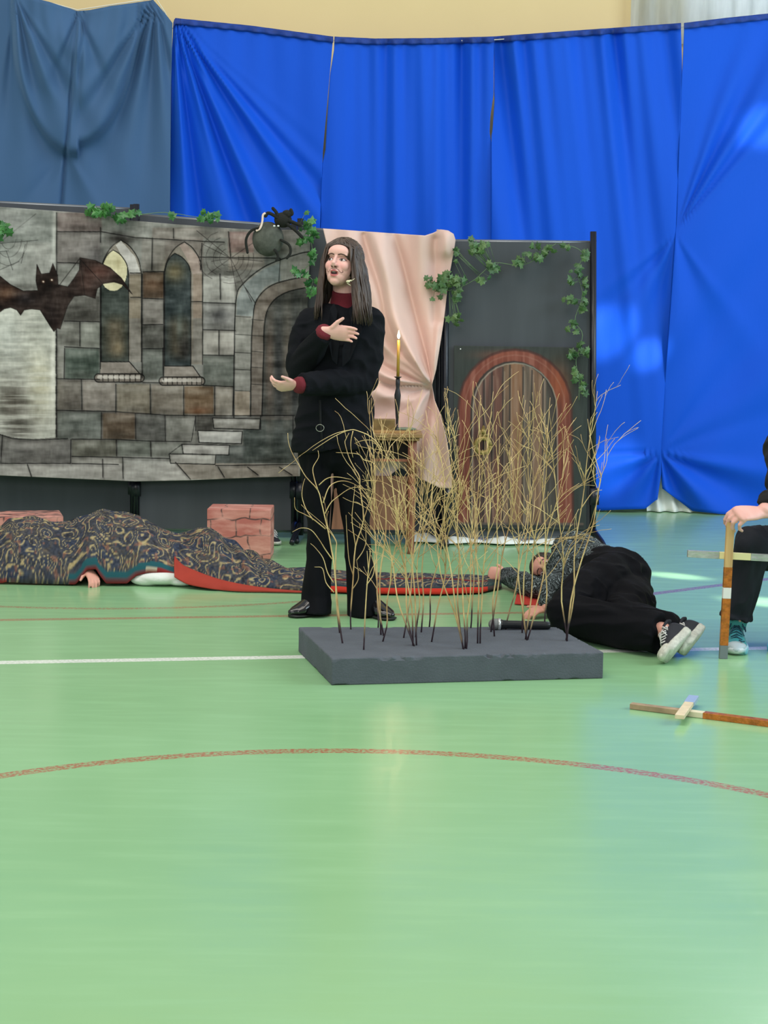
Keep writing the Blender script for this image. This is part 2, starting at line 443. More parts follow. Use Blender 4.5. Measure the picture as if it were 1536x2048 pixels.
curtain('curtain', lut([40, 120, 400, 1100], [347, 343, 340, 338]), lut([70, 100, 200, 300, 600, 1100], [667, 664, 655, 646, 634, 630]), topB, lut([0, 2000], [930, 930]), d1, m_blue,
        'royal blue curtain with diagonal folds, beside the slate blue one, above the painted castle backdrop')
curtain('curtain', lut([70, 100, 150, 210, 300, 330, 600, 1100], [669, 668, 660, 656, 651, 644, 635, 631]), lut([70, 190, 230, 265, 285, 1100], [988, 987, 981, 979, 983, 983]), topB, lut([0, 2000], [930, 930]), d2, m_blue,
        'royal blue curtain hanging behind the standing performer and the pink drape')
curtain('curtain', lut([70, 185, 200, 262, 270, 1100], [988, 988, 989, 985, 983, 981]), lut([45, 60, 120, 140, 300, 450, 600, 900, 950, 1020], [1362, 1362, 1364, 1364, 1358, 1352, 1342, 1322, 1322, 1312]), topB, lut([0, 1180, 1200, 1250, 1290, 1312, 1400], [1014, 1018, 1021, 1019, 1018, 1000, 985]), d3, m_blue,
        'royal blue curtain with gathered top, behind the top of the grey panel with the ivy')
curtain('curtain', lut([40, 60, 130, 145, 300, 450, 600, 900, 940, 1030], [1368, 1368, 1365, 1364, 1358, 1352, 1342, 1320, 1321, 1330]), lut([0, 1100], [1760, 1760]), topB, lut([1300, 1322, 1345, 1385, 1440, 1536, 1800], [985, 975, 992, 1022, 1028, 1031, 1036]), d4, m_blue,
        'royal blue curtain at the far right, pinched at its left edge', nu=220)
def dS(px, py, U, V):
    # a swag: the cloth hangs in front in two U-shaped pouches pinned at the top centre and at a seam lower down
    Lq = np.hypot((px-156)/132., (py-18)/292.); Rq = np.hypot((px-152)/128., (py+10)/298.)
    R = np.where(px < 156, Lq, Rq)
    st = lambda r, r0, w: 1/(1+np.exp((r-r0)/w))
    wob = .03*np.sin(py/37.+px/60.)
    d = .12*st(R, 1.0, .014)*st(py, 312, 3) + .055*st(R+wob, .74, .028)*np.clip(1.3-py/230., 0, 1)
    d = d+.055*st(R-wob, .50, .03)*np.clip(1.2-py/170., 0, 1)+.045*st(R+wob, .30, .03)
    rad = np.hypot(px-156, py-22); d = d*(1-.55*np.exp(-(rad/55.)**2))
    d = d+fan(px, py, 156, 22, 9, .4, .045, 60, 1.15, 2.0)
    xs_ = 156-(py-20)*.085; d = d-.040*np.exp(-((px-xs_)/3.5)**2)-.03*np.exp(-((px-xs_-14)/5.)**2)*st(py, 170, 25)
    d = d+fan(px, py, 312, -10, 26, 0, .035, 110, 1.35, 2.2)+fan(px, py, 30, -10, 22, 0, .035, 110, 1.0, 1.7)
    d = d+fan(px, py, 134, 300, 7, .8, .016, 70, 1.0, 2.3)
    return d+.010*np.sin(px/29.+V*2)
curtain('curtain', lut([-100, 1100], [-260, -260]), lut([0, 45, 180, 420, 1100], [318, 345, 342, 340, 338]), lut([-260, -60, 20, 60, 100, 130, 155, 180, 220, 265, 312, 330, 345], [-60, -40, -12, -6, 4, 14, 22, 20, 12, 6, -1, 22, 46]),
        lut([0, 2000], [1014, 1014]), dS, m_slate, 'slate blue curtain knotted into a swag, top left, beside the royal blue ones', nu=240, Y0=CY-.06, hem=0)
rp = MB(); pts = [W(x, topB(x)+6, CY+.06) for x in range(345, 1800, 20)]; pts = [W(-260, -60, CY-.05), W(20, -16, CY-.05), W(155, 20, CY-.14), W(312, -4, CY-.05), W(330, 25, CY-.01)]+pts
rp.tube(pts, .004, 6)
tag(rp.build('rope', mat('cord', lin(225, 222, 205), rough=.7)), 'thin pale cord along the top edge that carries the hung curtains', 'cord')
# ------------------------------------------------------------------ display panels
m_felt = mat('grey_felt', lin(78, 82, 87), rough=.95, spec=.1, var=.12, vscale=2, stretch=(5, 5, .5), bump=.05, bscale=300)
m_black = mat('black_metal', lin(16, 19, 30), rough=.35)
m_rim = mat('grey_rim', lin(120, 125, 130), rough=.4, metal=.6)
def panel(x0, x1, yt0, yt1, Y, label, posts=(1, 1), ybot=1064, xt0=None, xt1=None, posttop=(0, 0)):
    "x0, x1: pixel columns of its sides; yt: pixel heights of its top corners"
    a = W(x0, yt0, Y); b = W(x1, yt1, Y); zb = .05
    root = empty('display_panel', ((a.x+b.x)/2, Y, 0), label, 'display panel', 'grey display panels standing in a row')
    dx = W(x0, ybot, Y).x; ex = W(x1, ybot, Y).x
    t = .022
    MB().prism([(dx, Y-t, zb), (ex, Y-t, zb), (b.x, Y-t, b.z), (a.x, Y-t, a.z)], (0, 2*t, 0)).build('board', m_felt, root, smooth=False)
    MB().tube([(a.x, Y, a.z), (b.x, Y, b.z)], .014, 8).build('top_rail', m_rim, root); MB().tube([(dx, Y, zb), (ex, Y, zb)], .016, 8).build('bottom_rail', m_rim, root)
    for s, on, pt, xx, xb, zt in ((1, posts[0], posttop[0], a.x, dx, a.z), (-1, posts[1], posttop[1], b.x, ex, b.z)):
        if not on: continue
        q = MB(); q.tube([(xb+s*.004, Y-.03, .03), (xx+s*.004, Y-.03, zt+.03+pt)], .019, 10)
        q.box((xb+s*.004, Y-.03, .30), (.055, .05, .10)); q.build('post', m_black, root)
        f_ = MB(); L_ = .30
        pts = [(xb-s*.03, Y-.03-L_, .018), (xb-s*.02, Y-.03-L_*.8, .05), (xb, Y-.03-L_*.35, .085), (xb, Y-.03, .095), (xb, Y+.03+L_*.3, .085), (xb+s*.02, Y+.0+L_*.8, .05), (xb+s*.03, Y+L_, .018)]
        f_.tube([Vector(p) for p in smooth_pts(pts, 4)], .016, 8); f_.build('foot', m_black, root)
    return root
panel(-165, 269, 398, 420, 9.52, 'grey display panel behind the left half of the castle backdrop, cut by the frame', posts=(0, 1), posttop=(0, .0))
panel(273, 590, 431, 455, 9.42, 'grey display panel behind the right half of the castle backdrop', posttop=(.035, 0))
panel(600, 880, 458, 478, 9.36, 'grey display panel behind the standing performer, half hidden by the pink drape', posttop=(.03, -.02))
panel(889, 1186, 483, 486, 9.28, 'grey display panel carrying the painted door, rightmost of the row', posttop=(-.03, .035))
# the blue rails seen between the third and fourth panel
rl = MB(); p0 = W(884, 520, 9.40); rl.box((p0.x, 9.45, .9), (.012, .012, 1.6)); 
tag(rl.build('panel_connector', mat('blue_rail', lin(40, 60, 120), rough=.3), smooth=False), 'slim blue rail joining two display panels beside the pink drape', 'connector rail')

# ------------------------------------------------------------------ castle backdrop (painted cloth)
def paint_castle(X, Y):
    p = Paint(X, Y, (112, 112, 107))
    n1 = vnoise(X, Y, 220, 160, 1); n2 = vnoise(X, Y, 90, 14, 2); 
    p.mix(np.clip((n1-.5)*2.4, 0, 1), (150, 151, 146)); p.mix(np.clip((.5-n1)*2.2, 0, 1), (82, 80, 76))
    R = p.rect
    R(-400, -50, 1600, 330, (128, 130, 126), .6, 120)
    blocks = [(270,60,480,150,(115,100,98)),(270,150,475,300,(112,106,104)),(-400,30,250,240,(118,124,120)),(0,200,250,430,(148,150,146)),
     (675,340,775,465,(88,68,52)),(675,465,770,590,(125,120,115)),(675,590,770,700,(78,78,74)),(670,700,775,850,(92,98,93)),
     (960,360,1110,485,(162,162,157)),(960,485,1110,615,(134,134,132)),(960,615,1110,730,(158,155,148)),(960,735,1105,880,(92,98,92)),
     (275,575,375,690,(104,104,98)),(380,575,470,700,(126,130,122)),(305,700,470,845,(72,86,78)),(280,455,470,575,(78,76,72)),
     (270,850,385,990,(98,92,85)),(390,850,545,995,(126,118,110)),(550,870,710,1010,(120,112,97)),(715,870,865,1015,(116,107,96)),(870,880,1010,1010,(104,80,56)),(1015,880,1100,1020,(138,131,120)),
     (270,1000,480,1130,(98,104,99)),(485,1005,640,1130,(92,76,60)),(640,1010,780,1140,(84,84,81)),(780,1020,925,1140,(118,118,112)),(930,1020,1005,1090,(72,70,66)),
     (340,1130,550,1215,(95,95,84)),(555,1135,710,1210,(104,110,102)),(715,1140,860,1215,(128,131,124)),
     (340,1215,580,1310,(122,120,113)),(580,1215,850,1320,(142,142,137)),(1150,1040,1390,1250,(70,78,75)),(1020,1160,1160,1250,(76,82,80)),
     (0,1135,335,1245,(98,96,94)),(-400,1135,-5,1245,(110,108,104)),(480,150,720,200,(130,132,128)),(720,130,960,330,(118,110,104)),(820,135,1080,180,(140,134,128)),(1080,150,1200,250,(140,112,108)),(670,180,780,330,(122,118,112)),
     (1240,140,1420,255,(120,118,112)),(1080,250,1250,330,(138,130,122))]
    for x0, y0, x1, y1, c in blocks:
        R(x0, y0, x1, y1, c, .85, 10); R(x0+14, y0+12, x1-14, y0+40, (178, 178, 172), .22, 22); p.blot((x0+x1)/2, y1-18, (x1-x0)*.45, 22, (60, 58, 54), .35)
    p.blot(1040, 545, 55, 45, (70, 70, 72), .8); p.blot(940, 995, 60, 22, (112, 66, 38), .6); p.blot(720, 400, 50, 50, (92, 62, 40), .5)
    R(-400, 1245, 1600, 1350, (152, 150, 145), .8, 8); p.poly([(820, 1240), (1410, 1250), (1410, 1320), (900, 1320)], (126, 116, 104), .6)
    # bright column on the left
    col = [(-400, 505), (265, 505), (265, 1122), (120, 1132), (0, 1108), (-400, 1108)]
    p.poly(col, (160, 163, 155)); R(0, 560, 90, 760, (138, 142, 136), .6, 50); p.blot(190, 880, 80, 190, (188, 182, 150), .7); p.blot(60, 960, 110, 130, (80, 74, 66), .9); p.blot(90, 1080, 90, 60, (70, 66, 60), .8); p.blot(250, 760, 14, 260, (205, 205, 196), .8)
    p.blot(255, 200, 14, 180, (190, 194, 190), .7)
    p.blot(560, 185, 75, 45, (45, 42, 40), .85); p.blot(450, 270, 50, 60, (80, 78, 80), .6)
    # windows
    def arch(xl, xr, top, spring, bot, apexx=None):
        ax = apexx if apexx is not None else (xl+xr)/2
        return smooth_pts([(xl, spring), (xl+(ax-xl)*.18, spring-(spring-top)*.42), (xl+(ax-xl)*.55, spring-(spring-top)*.8), (ax, top)], 5)+smooth_pts([(ax, top), (ax+(xr-ax)*.45, spring-(spring-top)*.8), (xr-(xr-ax)*.15, spring-(spring-top)*.42), (xr, spring)], 5)+[(xr, bot), (xl, bot)]
    for w in (0, 1):
        o = 300*w
        outer = arch(474+o, 668+o*.965, 190+8*w, 345, 765+12*w, 572+o)
        p.poly(outer, (128, 122, 112))
        inner = arch(478+o, 608+o*.98, 236+16*w, 345, 765+20*w, 535+o*.97)
        p.poly([(548+o, 215), (572+o, 192+8*w), (640+o, 270), (664+o*.97, 345), (612+o, 352), (590+o, 290)], (168, 166, 163) if w == 0 else (150, 134, 126))
        R(612+o, 350, 664+o*.97, 560, (128, 116, 98) if w == 0 else (140, 122, 108), .8, 8); R(612+o, 560, 664+o*.97, 765, (120, 116, 110), .8, 8)
        p.poly(inner, (62, 70, 66) if w == 0 else (56, 66, 68))
        R(500+o, 560, 590+o, 740, (100, 82, 58), .6, 60); p.blot(560+o, 700, 30, 40, (140, 122, 92), .6)
        if w == 1: p.blot(825, 340, 60, 60, (122, 112, 84), .9); p.blot(850, 600, 25, 120, (110, 122, 118), .6); p.blot(870, 700, 40, 70, (36, 36, 40), .7)
        else:
            m = inpoly(X, Y, inner) & (((X-535)/66)**2+((Y-330)/100)**2 < 1); p.mix(m*1., (196, 190, 152)); p.blot(560, 300, 20, 40, (170, 160, 120), .7)
        p.line(inner+[inner[0]], 4, (24, 24, 26)); p.line(outer[:-2], 4, (26, 26, 26)); p.line([outer[-2], outer[-3]], 4, (26, 26, 26)); p.line([(474+o, 345), (474+o, 830)], 4, (26, 26, 26))
        yb = 765+20*w
        p.poly([(478+o, yb), (610+o, yb), (668+o*.965, yb+58), (474+o, yb+58)], (134, 126, 118)); p.line([(612+o, yb), (664+o*.965, yb+60)], 4, (26, 26, 26)); p.line([(478+o, yb), (610+o, yb)], 4, (26, 26, 26))
        x0, x1, yy = 452+o*1.02, 676+o*.955, 841+15*w
        p.line([(x0+14, yy), (x1-14, yy)], 44, (28, 27, 26)); p.line([(x0+14, yy), (x1-14, yy)], 34, (120, 112, 104))
        for k in range(8):
            xx = x0+22+k*(x1-x0-44)/7; p.line([(xx-6, yy-4), (xx+6, yy-4)], 18, (186, 180, 172), .8); p.line([(xx+12, yy-15), (xx+12, yy+15)], 4, (48, 44, 42))
    # arched doorway on the right
    A1 = smooth_pts([(1105, 1028), (1108, 700), (1116, 470), (1150, 395), (1260, 310), (1420, 252), (1480, 246)], 6)
    A2 = smooth_pts([(1184, 1022), (1188, 700), (1196, 560), (1215, 470), (1290, 400), (1440, 362), (1480, 360)], 6)
    A3 = smooth_pts([(1238, 1022), (1245, 760), (1252, 570), (1285, 485), (1350, 438), (1440, 415), (1480, 410)], 6)
    p.poly(A1+A2[::-1], (132, 132, 126)); p.poly([(1120, 470), (1150, 400), (1250, 325), (1320, 300), (1330, 380), (1250, 410), (1210, 470), (1195, 550), (1118, 545)], (122, 130, 130))
    p.poly(A2+A3[::-1], (112, 104, 96)); p.poly(A3+[(1480, 1022)], (70, 72, 69))
    for x, w, c in ((1275, 26, (100, 86, 76)), (1320, 22, (52, 54, 56)), (1360, 28, (96, 88, 78)), (1395, 20, (44, 48, 50))): p.blot(x, 780, w, 300, c, .8)
    for A in (A1, A2, A3): p.line(A, 5, (26, 27, 27))
    p.line([(1232, 1020), (1232, 1085)], 4, (30, 30, 30))
    for y in (550, 635, 720, 800, 900): p.line([(1112, y), (1186, y+4)], 3, (40, 40, 38), .8)
    for y in (565, 640, 715, 790, 870): p.line([(1190, y), (1246, y+4)], 3, (40, 40, 38), .8)
    p.line([(1160, 415), (1205, 485)], 3, (40, 40, 40)); p.line([(1325, 275), (1318, 385)], 3, (40, 40, 40)); p.poly([(1110, 905), (1180, 905), (1180, 1020), (1108, 1020)], (150, 132, 112), .6)
    # steps
    for x0, y0, x1, y1, c in ((1005,1030,1230,1085,(124,122,116)),(935,1090,1145,1152,(158,158,154)),(860,1155,1085,1205,(142,140,136)),(800,1200,1020,1250,(140,138,132))):
        p.poly([(x0, y0), (x1, y0), (x1-5, y1), (x0+8, y1-8)], c); R(x0+10, y0+8, x1-20, y0+24, (185, 185, 180), .5, 12)
        p.line([(x0, y0), (x1, y0+4), (x1-4, y1), (x0+6, y1-6), (x0, y0)], 4, (28, 28, 28))
    p.line([(925, 1025), (905, 1140)], 3, (40, 40, 40)); p.line([(800, 1200), (860, 1155)], 3, (40, 40, 40))
    # mortar lines
    LN = [[(270,150),(480,150),(640,178),(860,190),(1060,200)],[(270,296),(450,300)],[(268,60),(268,1120)],[(475,130),(475,200)],[(720,180),(718,330)],[(820,135),(820,180)],[(1080,150),(1090,270)],[(945,270),(1320,275)],[(955,205),(948,330)],
     [(305,572),(470,576)],[(378,576),(378,690)],[(305,694),(470,702)],[(305,702),(303,845)],[(270,845),(470,848)],[(385,850),(388,990)],[(548,870),(548,1005)],[(710,870),(712,1012)],[(868,880),(868,1015)],[(1015,880),(1015,1018)],
     [(270,994),(540,1000),(800,1018),(1000,1020),(1390,1018)],[(480,1005),(478,1130)],[(640,1010),(642,1130)],[(780,1020),(782,1140)],[(925,1020),(925,1090)],[(340,1130),(550,1132),(720,1140),(900,1142)],[(550,1135),(552,1210)],[(712,1140),(714,1212)],
     [(340,1212),(560,1216),(800,1222)],[(580,1216),(582,1315)],[(485,1225),(487,1310)],[(675,340),(775,338)],[(675,465),(775,468)],[(675,590),(770,588)],[(670,703),(775,703)],[(770,700),(772,850)],[(672,350),(672,840)],
     [(960,485),(1112,490)],[(960,613),(1112,617)],[(1035,617),(1035,730)],[(960,733),(1105,736)],[(675,862),(770,864)],[(960,876),(1100,882)],[(1108,735),(1100,1020)],[(1040,350),(1042,470)],[(0,1108),(60,1128),(160,1134),(320,1128)],[(335,1132),(333,1245)],[(0,1245),(333,1245)],[(265,600),(265,1120)],[(12,1110),(4,1240)],
     [(830,1240),(900,1320)],[(1030,1260),(1060,1310)],[(1170,1262),(1220,1300)],[(1320,1262),(1380,1300)],[(130,1250),(150,1310)],[(340,1245),(560,1250)],[(1020,1255),(1400,1250)],[(1385,1020),(1385,1180)],[(618,460),(664,460)],[(905,480),(955,480)],[(615,345),(664,345)],[(-400,150),(-150,155)],[(-150,60),(-150,1100)],[(-400,330),(-150,330)],[(-400,640),(-150,640)],[(-400,860),(-150,860)]]
    for l in LN: p.line(l, 4.4, (30, 29, 29), .95); p.line([(a+2, b+7) for a, b in l], 10, (70, 68, 66), .3, 8)
    # cobwebs
    for a, b in (((1090, 275), (930, 145)), ((1090, 275), (960, 210)), ((1090, 275), (985, 350)), ((1090, 275), (1120, 440)), ((1090, 275), (1190, 480)), ((1090, 275), (1240, 290)), ((1090, 275), (1200, 200)), ((1090, 275), (1000, 290))): p.line([a, b], 2.6, (50, 44, 44), .8)
    for k in (.35, .55, .78, 1.):
        ps = [(1090+math.cos(t)*150*k, 275+math.sin(t)*130*k*(1+.08*math.sin(5*t))) for t in np.linspace(2.2, 4.3, 9)]; p.line(ps, 2.2, (52, 46, 46), .7)
        ps = [(1090+math.cos(t)*110*k, 275+math.sin(t)*120*k) for t in np.linspace(-.2, 1.9, 9)]; p.line(ps, 2.2, (52, 46, 46), .7)
    for a, b in (((170, 65), (0, 200)), ((0, 205), (180, 190)), ((120, 210), (100, 300)), ((30, 240), (60, 330)), ((0, 330), (90, 290)), ((-60, 250), (40, 240)), ((-10, 340), (-150, 200))): p.line([a, b], 2.6, (50, 48, 48), .8)
    for k in (.4, .7, 1.): p.line([(40+math.cos(t)*90*k, 180+math.sin(t)*130*k) for t in np.linspace(.1, 2.6, 9)], 2.2, (55, 52, 52), .7)
    p.mix(inpoly(X, Y, col)*np.clip((vnoise(X, Y, 200, 12, 12, 3)-.42)*2.0, 0, .5), (192, 194, 184)); p.blot(30, 620, 60, 130, (180, 186, 180), .6); p.blot(60, 120, 200, 80, (148, 150, 148), .5)
    # bat
    bat = [(0,360),(50,400),(110,430),(180,428),(170,380),(175,305),(195,350),(235,345),(250,300),(272,355),(275,400),(320,410),(350,370),(375,330),(378,272),(450,285),(520,320),(575,370),(625,445),(580,400),(540,388),(490,395),(460,420),(450,465),(400,450),(350,455),(320,500),(300,560),(285,610),(270,605),(255,622),(240,600),(215,560),(190,520),(150,515),(115,520),(98,545),(80,520),(50,508),(20,515),(0,530),(-60,480),(-150,470),(-220,520),(-230,430),(-170,330),(-150,275),(-60,300)]
    p.poly(bat, (54, 42, 38)); inb = inpoly(X, Y, bat)
    for x, y, rx, ry, c in ((470, 340, 70, 40, (108, 76, 68)), (410, 390, 40, 50, (76, 54, 48)), (30, 440, 60, 40, (98, 68, 50)), (225, 420, 35, 60, (40, 30, 26)), (240, 540, 40, 60, (40, 30, 28)), (120, 470, 60, 30, (36, 30, 32))):
        d = ((X-x)/rx)**2+((Y-y)/ry)**2; p.mix(np.exp(-d*1.2)*.9*inb, c)
    p.line(bat+[bat[0]], 3, (30, 25, 24), .8); p.line([(380, 280), (400, 450)], 2.5, (34, 28, 26)); p.line([(380, 280), (480, 390)], 2.5, (34, 28, 26)); p.line([(275, 410), (378, 275)], 3, (34, 28, 26))
    for x, y in ((205, 386), (245, 378)): p.blot(x, y, 9, 8, (120, 80, 60), .8); p.blot(x, y, 5, 4.5, (245, 235, 220), 1)
    br = (n2-.5)*28+(vnoise(X, Y, 9, 30, 5, 2)-.5)*16; p.c += br[..., None]
    big = vnoise(X, Y, 60, 34, 9, 3); p.c = (p.c-108)*1.18+106+((big-.5)*62)[..., None]; g_ = p.c.mean(-1, keepdims=True); p.c = (g_+(p.c-g_)*.72)*np.array([1.0, .985, .98])
    return p.linear()
topC = lut([-400, 0, 400, 540, 600, 800, 1000, 1180, 1470], [10, 32, 62, 78, 95, 112, 128, 140, 142])
botC = lut([-400, 0, 640, 900, 1200, 1470], [1290, 1302, 1330, 1325, 1312, 1304])
def castle():
    nx, ny = 640, 450
    U, V = np.meshgrid(np.linspace(0, 1, nx), np.linspace(0, 1, ny), indexing='ij')
    Yc = topC(U*1860-400)*(1-V)+botC(U*1860-400)*V; right = 1470-(Yc-140)/1165*52
    Xc = -400+U*(right+400); Yc = topC(Xc)*(1-V)+botC(Xc)*V
    px = Xc/2.3631; py = 400+Yc/2.3631
    Yd = 9.30-.012*np.sin(px/70.)*V-.006*np.sin(px/23+py/60.)-.02*V**2
    P = Wn(px, py, Yd)
    m = mat('painted_cloth', None, rough=.85, spec=.2, vcol=True, bump=.15, bscale=200)
    o = grid_mesh('painted_backdrop', P, m, col=paint_castle(Xc, Yc), thick=.003)
    tag(o, 'painted cloth backdrop of a grey stone castle wall with arched windows, steps and a dark bat', 'backdrop')
    return o
castle()

# ------------------------------------------------------------------ painted door
def paint_door(X, Y):
    p = Paint(X, Y, (46, 52, 50))
    n = vnoise(X, Y, 8, 90, 21, 3); n2 = vnoise(X, Y, 30, 40, 22, 2)
    def arc(cx, hw, top, bot, sq=1.0, k=14):
        r = []
        for i in range(k+1):
            t = PI*i/k; r.append((cx-hw*math.cos(t), top+hw*sq-hw*sq*math.sin(t)))
        return [(cx-hw*1.03, bot)]+r+[(cx+hw*1.03, bot)]
    outer = arc(1030, 113, 699, 1046, 1.02); inner = arc(1027, 84, 724, 1046, 1.1)
    p.poly(outer, (112, 56, 44)); io = inpoly(X, Y, outer)
    p.mix(io*np.clip((n-.45)*3, 0, .7), (140, 88, 76)); p.mix(io*np.clip((.42-n)*3, 0, .8), (84, 38, 32))
    p.blot(1115, 770, 30, 50, (158, 84, 52), .6*1); p.blot(1000, 710, 60, 12, (140, 76, 58), .5)
    p.line(arc(1030, 100, 710, 1046, 1.05), 2, (148, 108, 96), .5); p.line(outer, 5, (66, 36, 32), .8)
    p.poly(inner, (98, 70, 60)); ii = inpoly(X, Y, inner)
    pl = [943, 968, 984, 1006, 1020, 1046, 1064, 1086, 1112]; cl = [(88, 60, 56), (104, 70, 62), (96, 60, 52), (108, 84, 66), (128, 92, 68), (92, 80, 70), (112, 84, 66), (66, 64, 60)]
    for (a, b), c in zip(zip(pl[:-1], pl[1:]), cl): p.mix(ii*(X > a)*(X < b)*.9, c)
    p.mix(ii*np.clip((n-.5)*3, 0, .6), (140, 112, 96)); p.mix(ii*np.clip((.45-n)*3, 0, .6), (58, 46, 44))
    for a in pl[1:-1]: p.line([(a, 728+abs(a-1027)*.35), (a-2, 1046)], 2.4, (38, 34, 34), .9); p.line([(a+3, 735+abs(a-1027)*.4), (a+2, 1046)], 1.3, (160, 150, 140), .5)
    p.line(inner, 4, (44, 38, 36)); p.line([(x+3, y+2) for x, y in inner], 2, (168, 164, 150), .8)
    p.line([(912, 1047), (1165, 1048)], 5, (92, 76, 70), .9); p.line([(912, 1052), (1165, 1053)], 4, (40, 40, 42), .9)
    p.c += ((vnoise(X, Y, 5, 40, 8, 2)-.5)*14)[..., None]
    return p.linear()
nx, ny = 270, 330
U, V = np.meshgrid(np.linspace(0, 1, nx), np.linspace(0, 1, ny), indexing='ij')
Xp = 908-2*V+(268-2*V)*U; Yp = 691+4*U+(1056-691)*V
m_door = mat('painted_board', None, rough=.6, spec=.35, vcol=True, bump=.1, bscale=150)
pd = grid_mesh('painted_door', Wn(Xp, Yp, 9.235-.004*np.sin(Xp/30.)), m_door, col=paint_door(Xp, Yp), thick=.004)
tag(pd, 'painting of an arched red-brown plank door pinned to the grey panel', 'painting')
m_gold = mat('old_gold', lin(150, 130, 72), rough=.45, metal=.35, var=.4, vscale=60)
kb = MB(); kc = W(966, 891, 9.19)
def torus_pts(c, r, n=28, ax='xz'): return [Vector((c.x+r*math.cos(2*PI*i/n), c.y, c.z+r*math.sin(2*PI*i/n))) for i in range(n+1)]
kb.tube(torus_pts(kc, .044), .014, 10); kb.tube([W(966, 868, 9.19), W(967, 860, 9.20), W(967, 851, 9.21)], [.022, .016, .004], 10); kb.box(W(966, 870, 9.20), (.05, .03, .014))
kn = kb.build('door_knocker', m_gold, pd)
MB().ell(W(921, 698, 9.215), (.004, .003, .004)).build('pin', m_white, pd)
# ------------------------------------------------------------------ pink drape over the third panel
m_pink = mat('dusty_pink_satin', lin(216, 184, 174), rough=.5, spec=.35, sheen=.2, var=.05, vscale=3, bump=.12, bscale=10, bdist=.02)
def dP(px, py, U, V):
    d = .026*np.sin(px/11.+.6*np.sin(py/60.))*np.exp(-((py-470)/110.)**2)
    th = np.arctan2(py-772, px-864); r = np.hypot(px-864, py-772)
    up = (py < 790)/(1+np.exp((th+1.45)*14))
    k = np.clip(r/60., 0, 1)*np.exp(-r/420.)
    n_ = vnoise(th*100, r*.15, 26, 30, 61, 2)-.5
    d = d+up*k*(.050*np.sin(th*8.5+1.2+n_*3)+.06*n_+.012*np.sin(th*23))
    th2 = np.where(th < -1.6, th+2*PI, th); dn = 1/(1+np.exp(-(py-772)/8.))
    d = d+dn*k*(.055*np.sin(th2*6.5+.4)+.06*(vnoise(th2*100, r*.2, 24, 30, 62, 2)-.5))
    d = d+.05*np.exp(-((r)/45.)**2)*-1+.03*np.exp(-((px-889)/16.)**2-((py-485)/26.)**2)
    for pts_, w_, A_ in (([(742, 470), (775, 560), (802, 655), (835, 720), (862, 766)], 20, .060), ([(728, 470), (757, 560), (775, 640), (800, 700)], 9, -.045), ([(786, 470), (808, 540), (832, 640), (848, 710), (862, 760)], 11, -.065), ([(838, 470), (842, 560), (852, 660), (864, 755)], 15, .030),
                         ([(745, 650), (772, 700), (815, 738), (860, 768)], 10, .045), ([(742, 690), (770, 735), (810, 752), (855, 770)], 9, -.035), ([(742, 745), (780, 772), (820, 782), (858, 774)], 10, -.055), ([(742, 775), (785, 800), (825, 800), (858, 780)], 12, .02),
                         ([(861, 780), (852, 830), (838, 900), (832, 950)], 10, -.070), ([(866, 785), (876, 860), (884, 960)], 9, -.03), ([(872, 480), (868, 560), (872, 640)], 10, -.03), ([(890, 470), (888, 500)], 14, .04)):
        dd = segd(px, py, smooth_pts(pts_, 5)); d = d+A_*np.exp(-(dd/w_)**2)
    return d+.02*np.sin((px+.7*py)/55.)+.06*V
U, V = np.meshgrid(np.linspace(0, 1, 150), np.linspace(0, 1, 200), indexing='ij')
Lp = lut([457, 600, 750, 860, 960, 1000], [646, 680, 722, 728, 750, 765]); Rp = lut([457, 462, 480, 500, 560, 640, 740, 770, 800, 830, 880, 940, 975, 1000], [893, 905, 911, 908, 897, 888, 872, 864, 869, 881, 894, 902, 905, 905])
Tp = lut([640, 646, 760, 850, 866, 880, 895, 911], [457, 457, 465, 471, 466, 459, 461, 470]); Bp = lut([745, 765, 800, 850, 880, 906], [950, 962, 935, 962, 976, 977])
py = 457+520*V; px = Lp(py)*(1-U)+Rp(py)*U
for _ in range(4): py = Tp(px)+(Bp(px)-Tp(px))*V; px = Lp(py)*(1-U)+Rp(py)*U
dr = grid_mesh('drape', Wn(px, py, 9.20-np.maximum(dP(px, py, U, V), -.11)), m_pink, thick=.003)
tag(dr, 'dusty pink satin drape slung over a grey panel, gathered behind the candle', 'drape')

# ------------------------------------------------------------------ spider on the backdrop corner
m_spid = mat('grey_plush', lin(84, 88, 80), rough=.9, var=.5, vscale=22, bump=.5, bscale=90)
m_fuzz = mat('black_plush', lin(24, 26, 22), rough=.95, bump=.6, bscale=180)
sc_ = W(536, 478, 9.17)
spr = empty('spider_decoration', tuple(sc_), 'large grey and black plush spider clinging to the top right corner of the backdrop', 'spider')
MB().ell(sc_, (.093, .06, .101)).build('abdomen', m_spid, spr)
hd = W(566, 440, 9.15); b_ = MB(); b_.ell(hd, (.052, .05, .045)); b_.ell(W(574, 428, 9.14), (.03, .03, .024)); b_.build('head', m_fuzz, spr)
for ex in (548.5, 556.5): MB().ell(W(ex, 452, 9.07), (.007, .005, .005)).build('eye', m_white, spr)
legs = [[(560, 438), (538, 426), (531, 432)], [(556, 434), (552, 424), (546, 417)], [(575, 432), (584, 428), (582, 420)], [(575, 440), (592, 447), (600, 450)], [(572, 446), (590, 460), (604, 474)],
        [(520, 455), (502, 462), (492, 480), (495, 505)], [(562, 480), (578, 490), (581, 505), (574, 516)], [(550, 500), (556, 512), (553, 520)]]
for i, l in enumerate(legs):
    MB().tube([W(x, y, 9.13-.015*(k == 1)) for k, (x, y) in enumerate(smooth_pts(l, 4))], .010 if i < 5 else .008, 8, cap='round').build('leg', m_fuzz, spr)
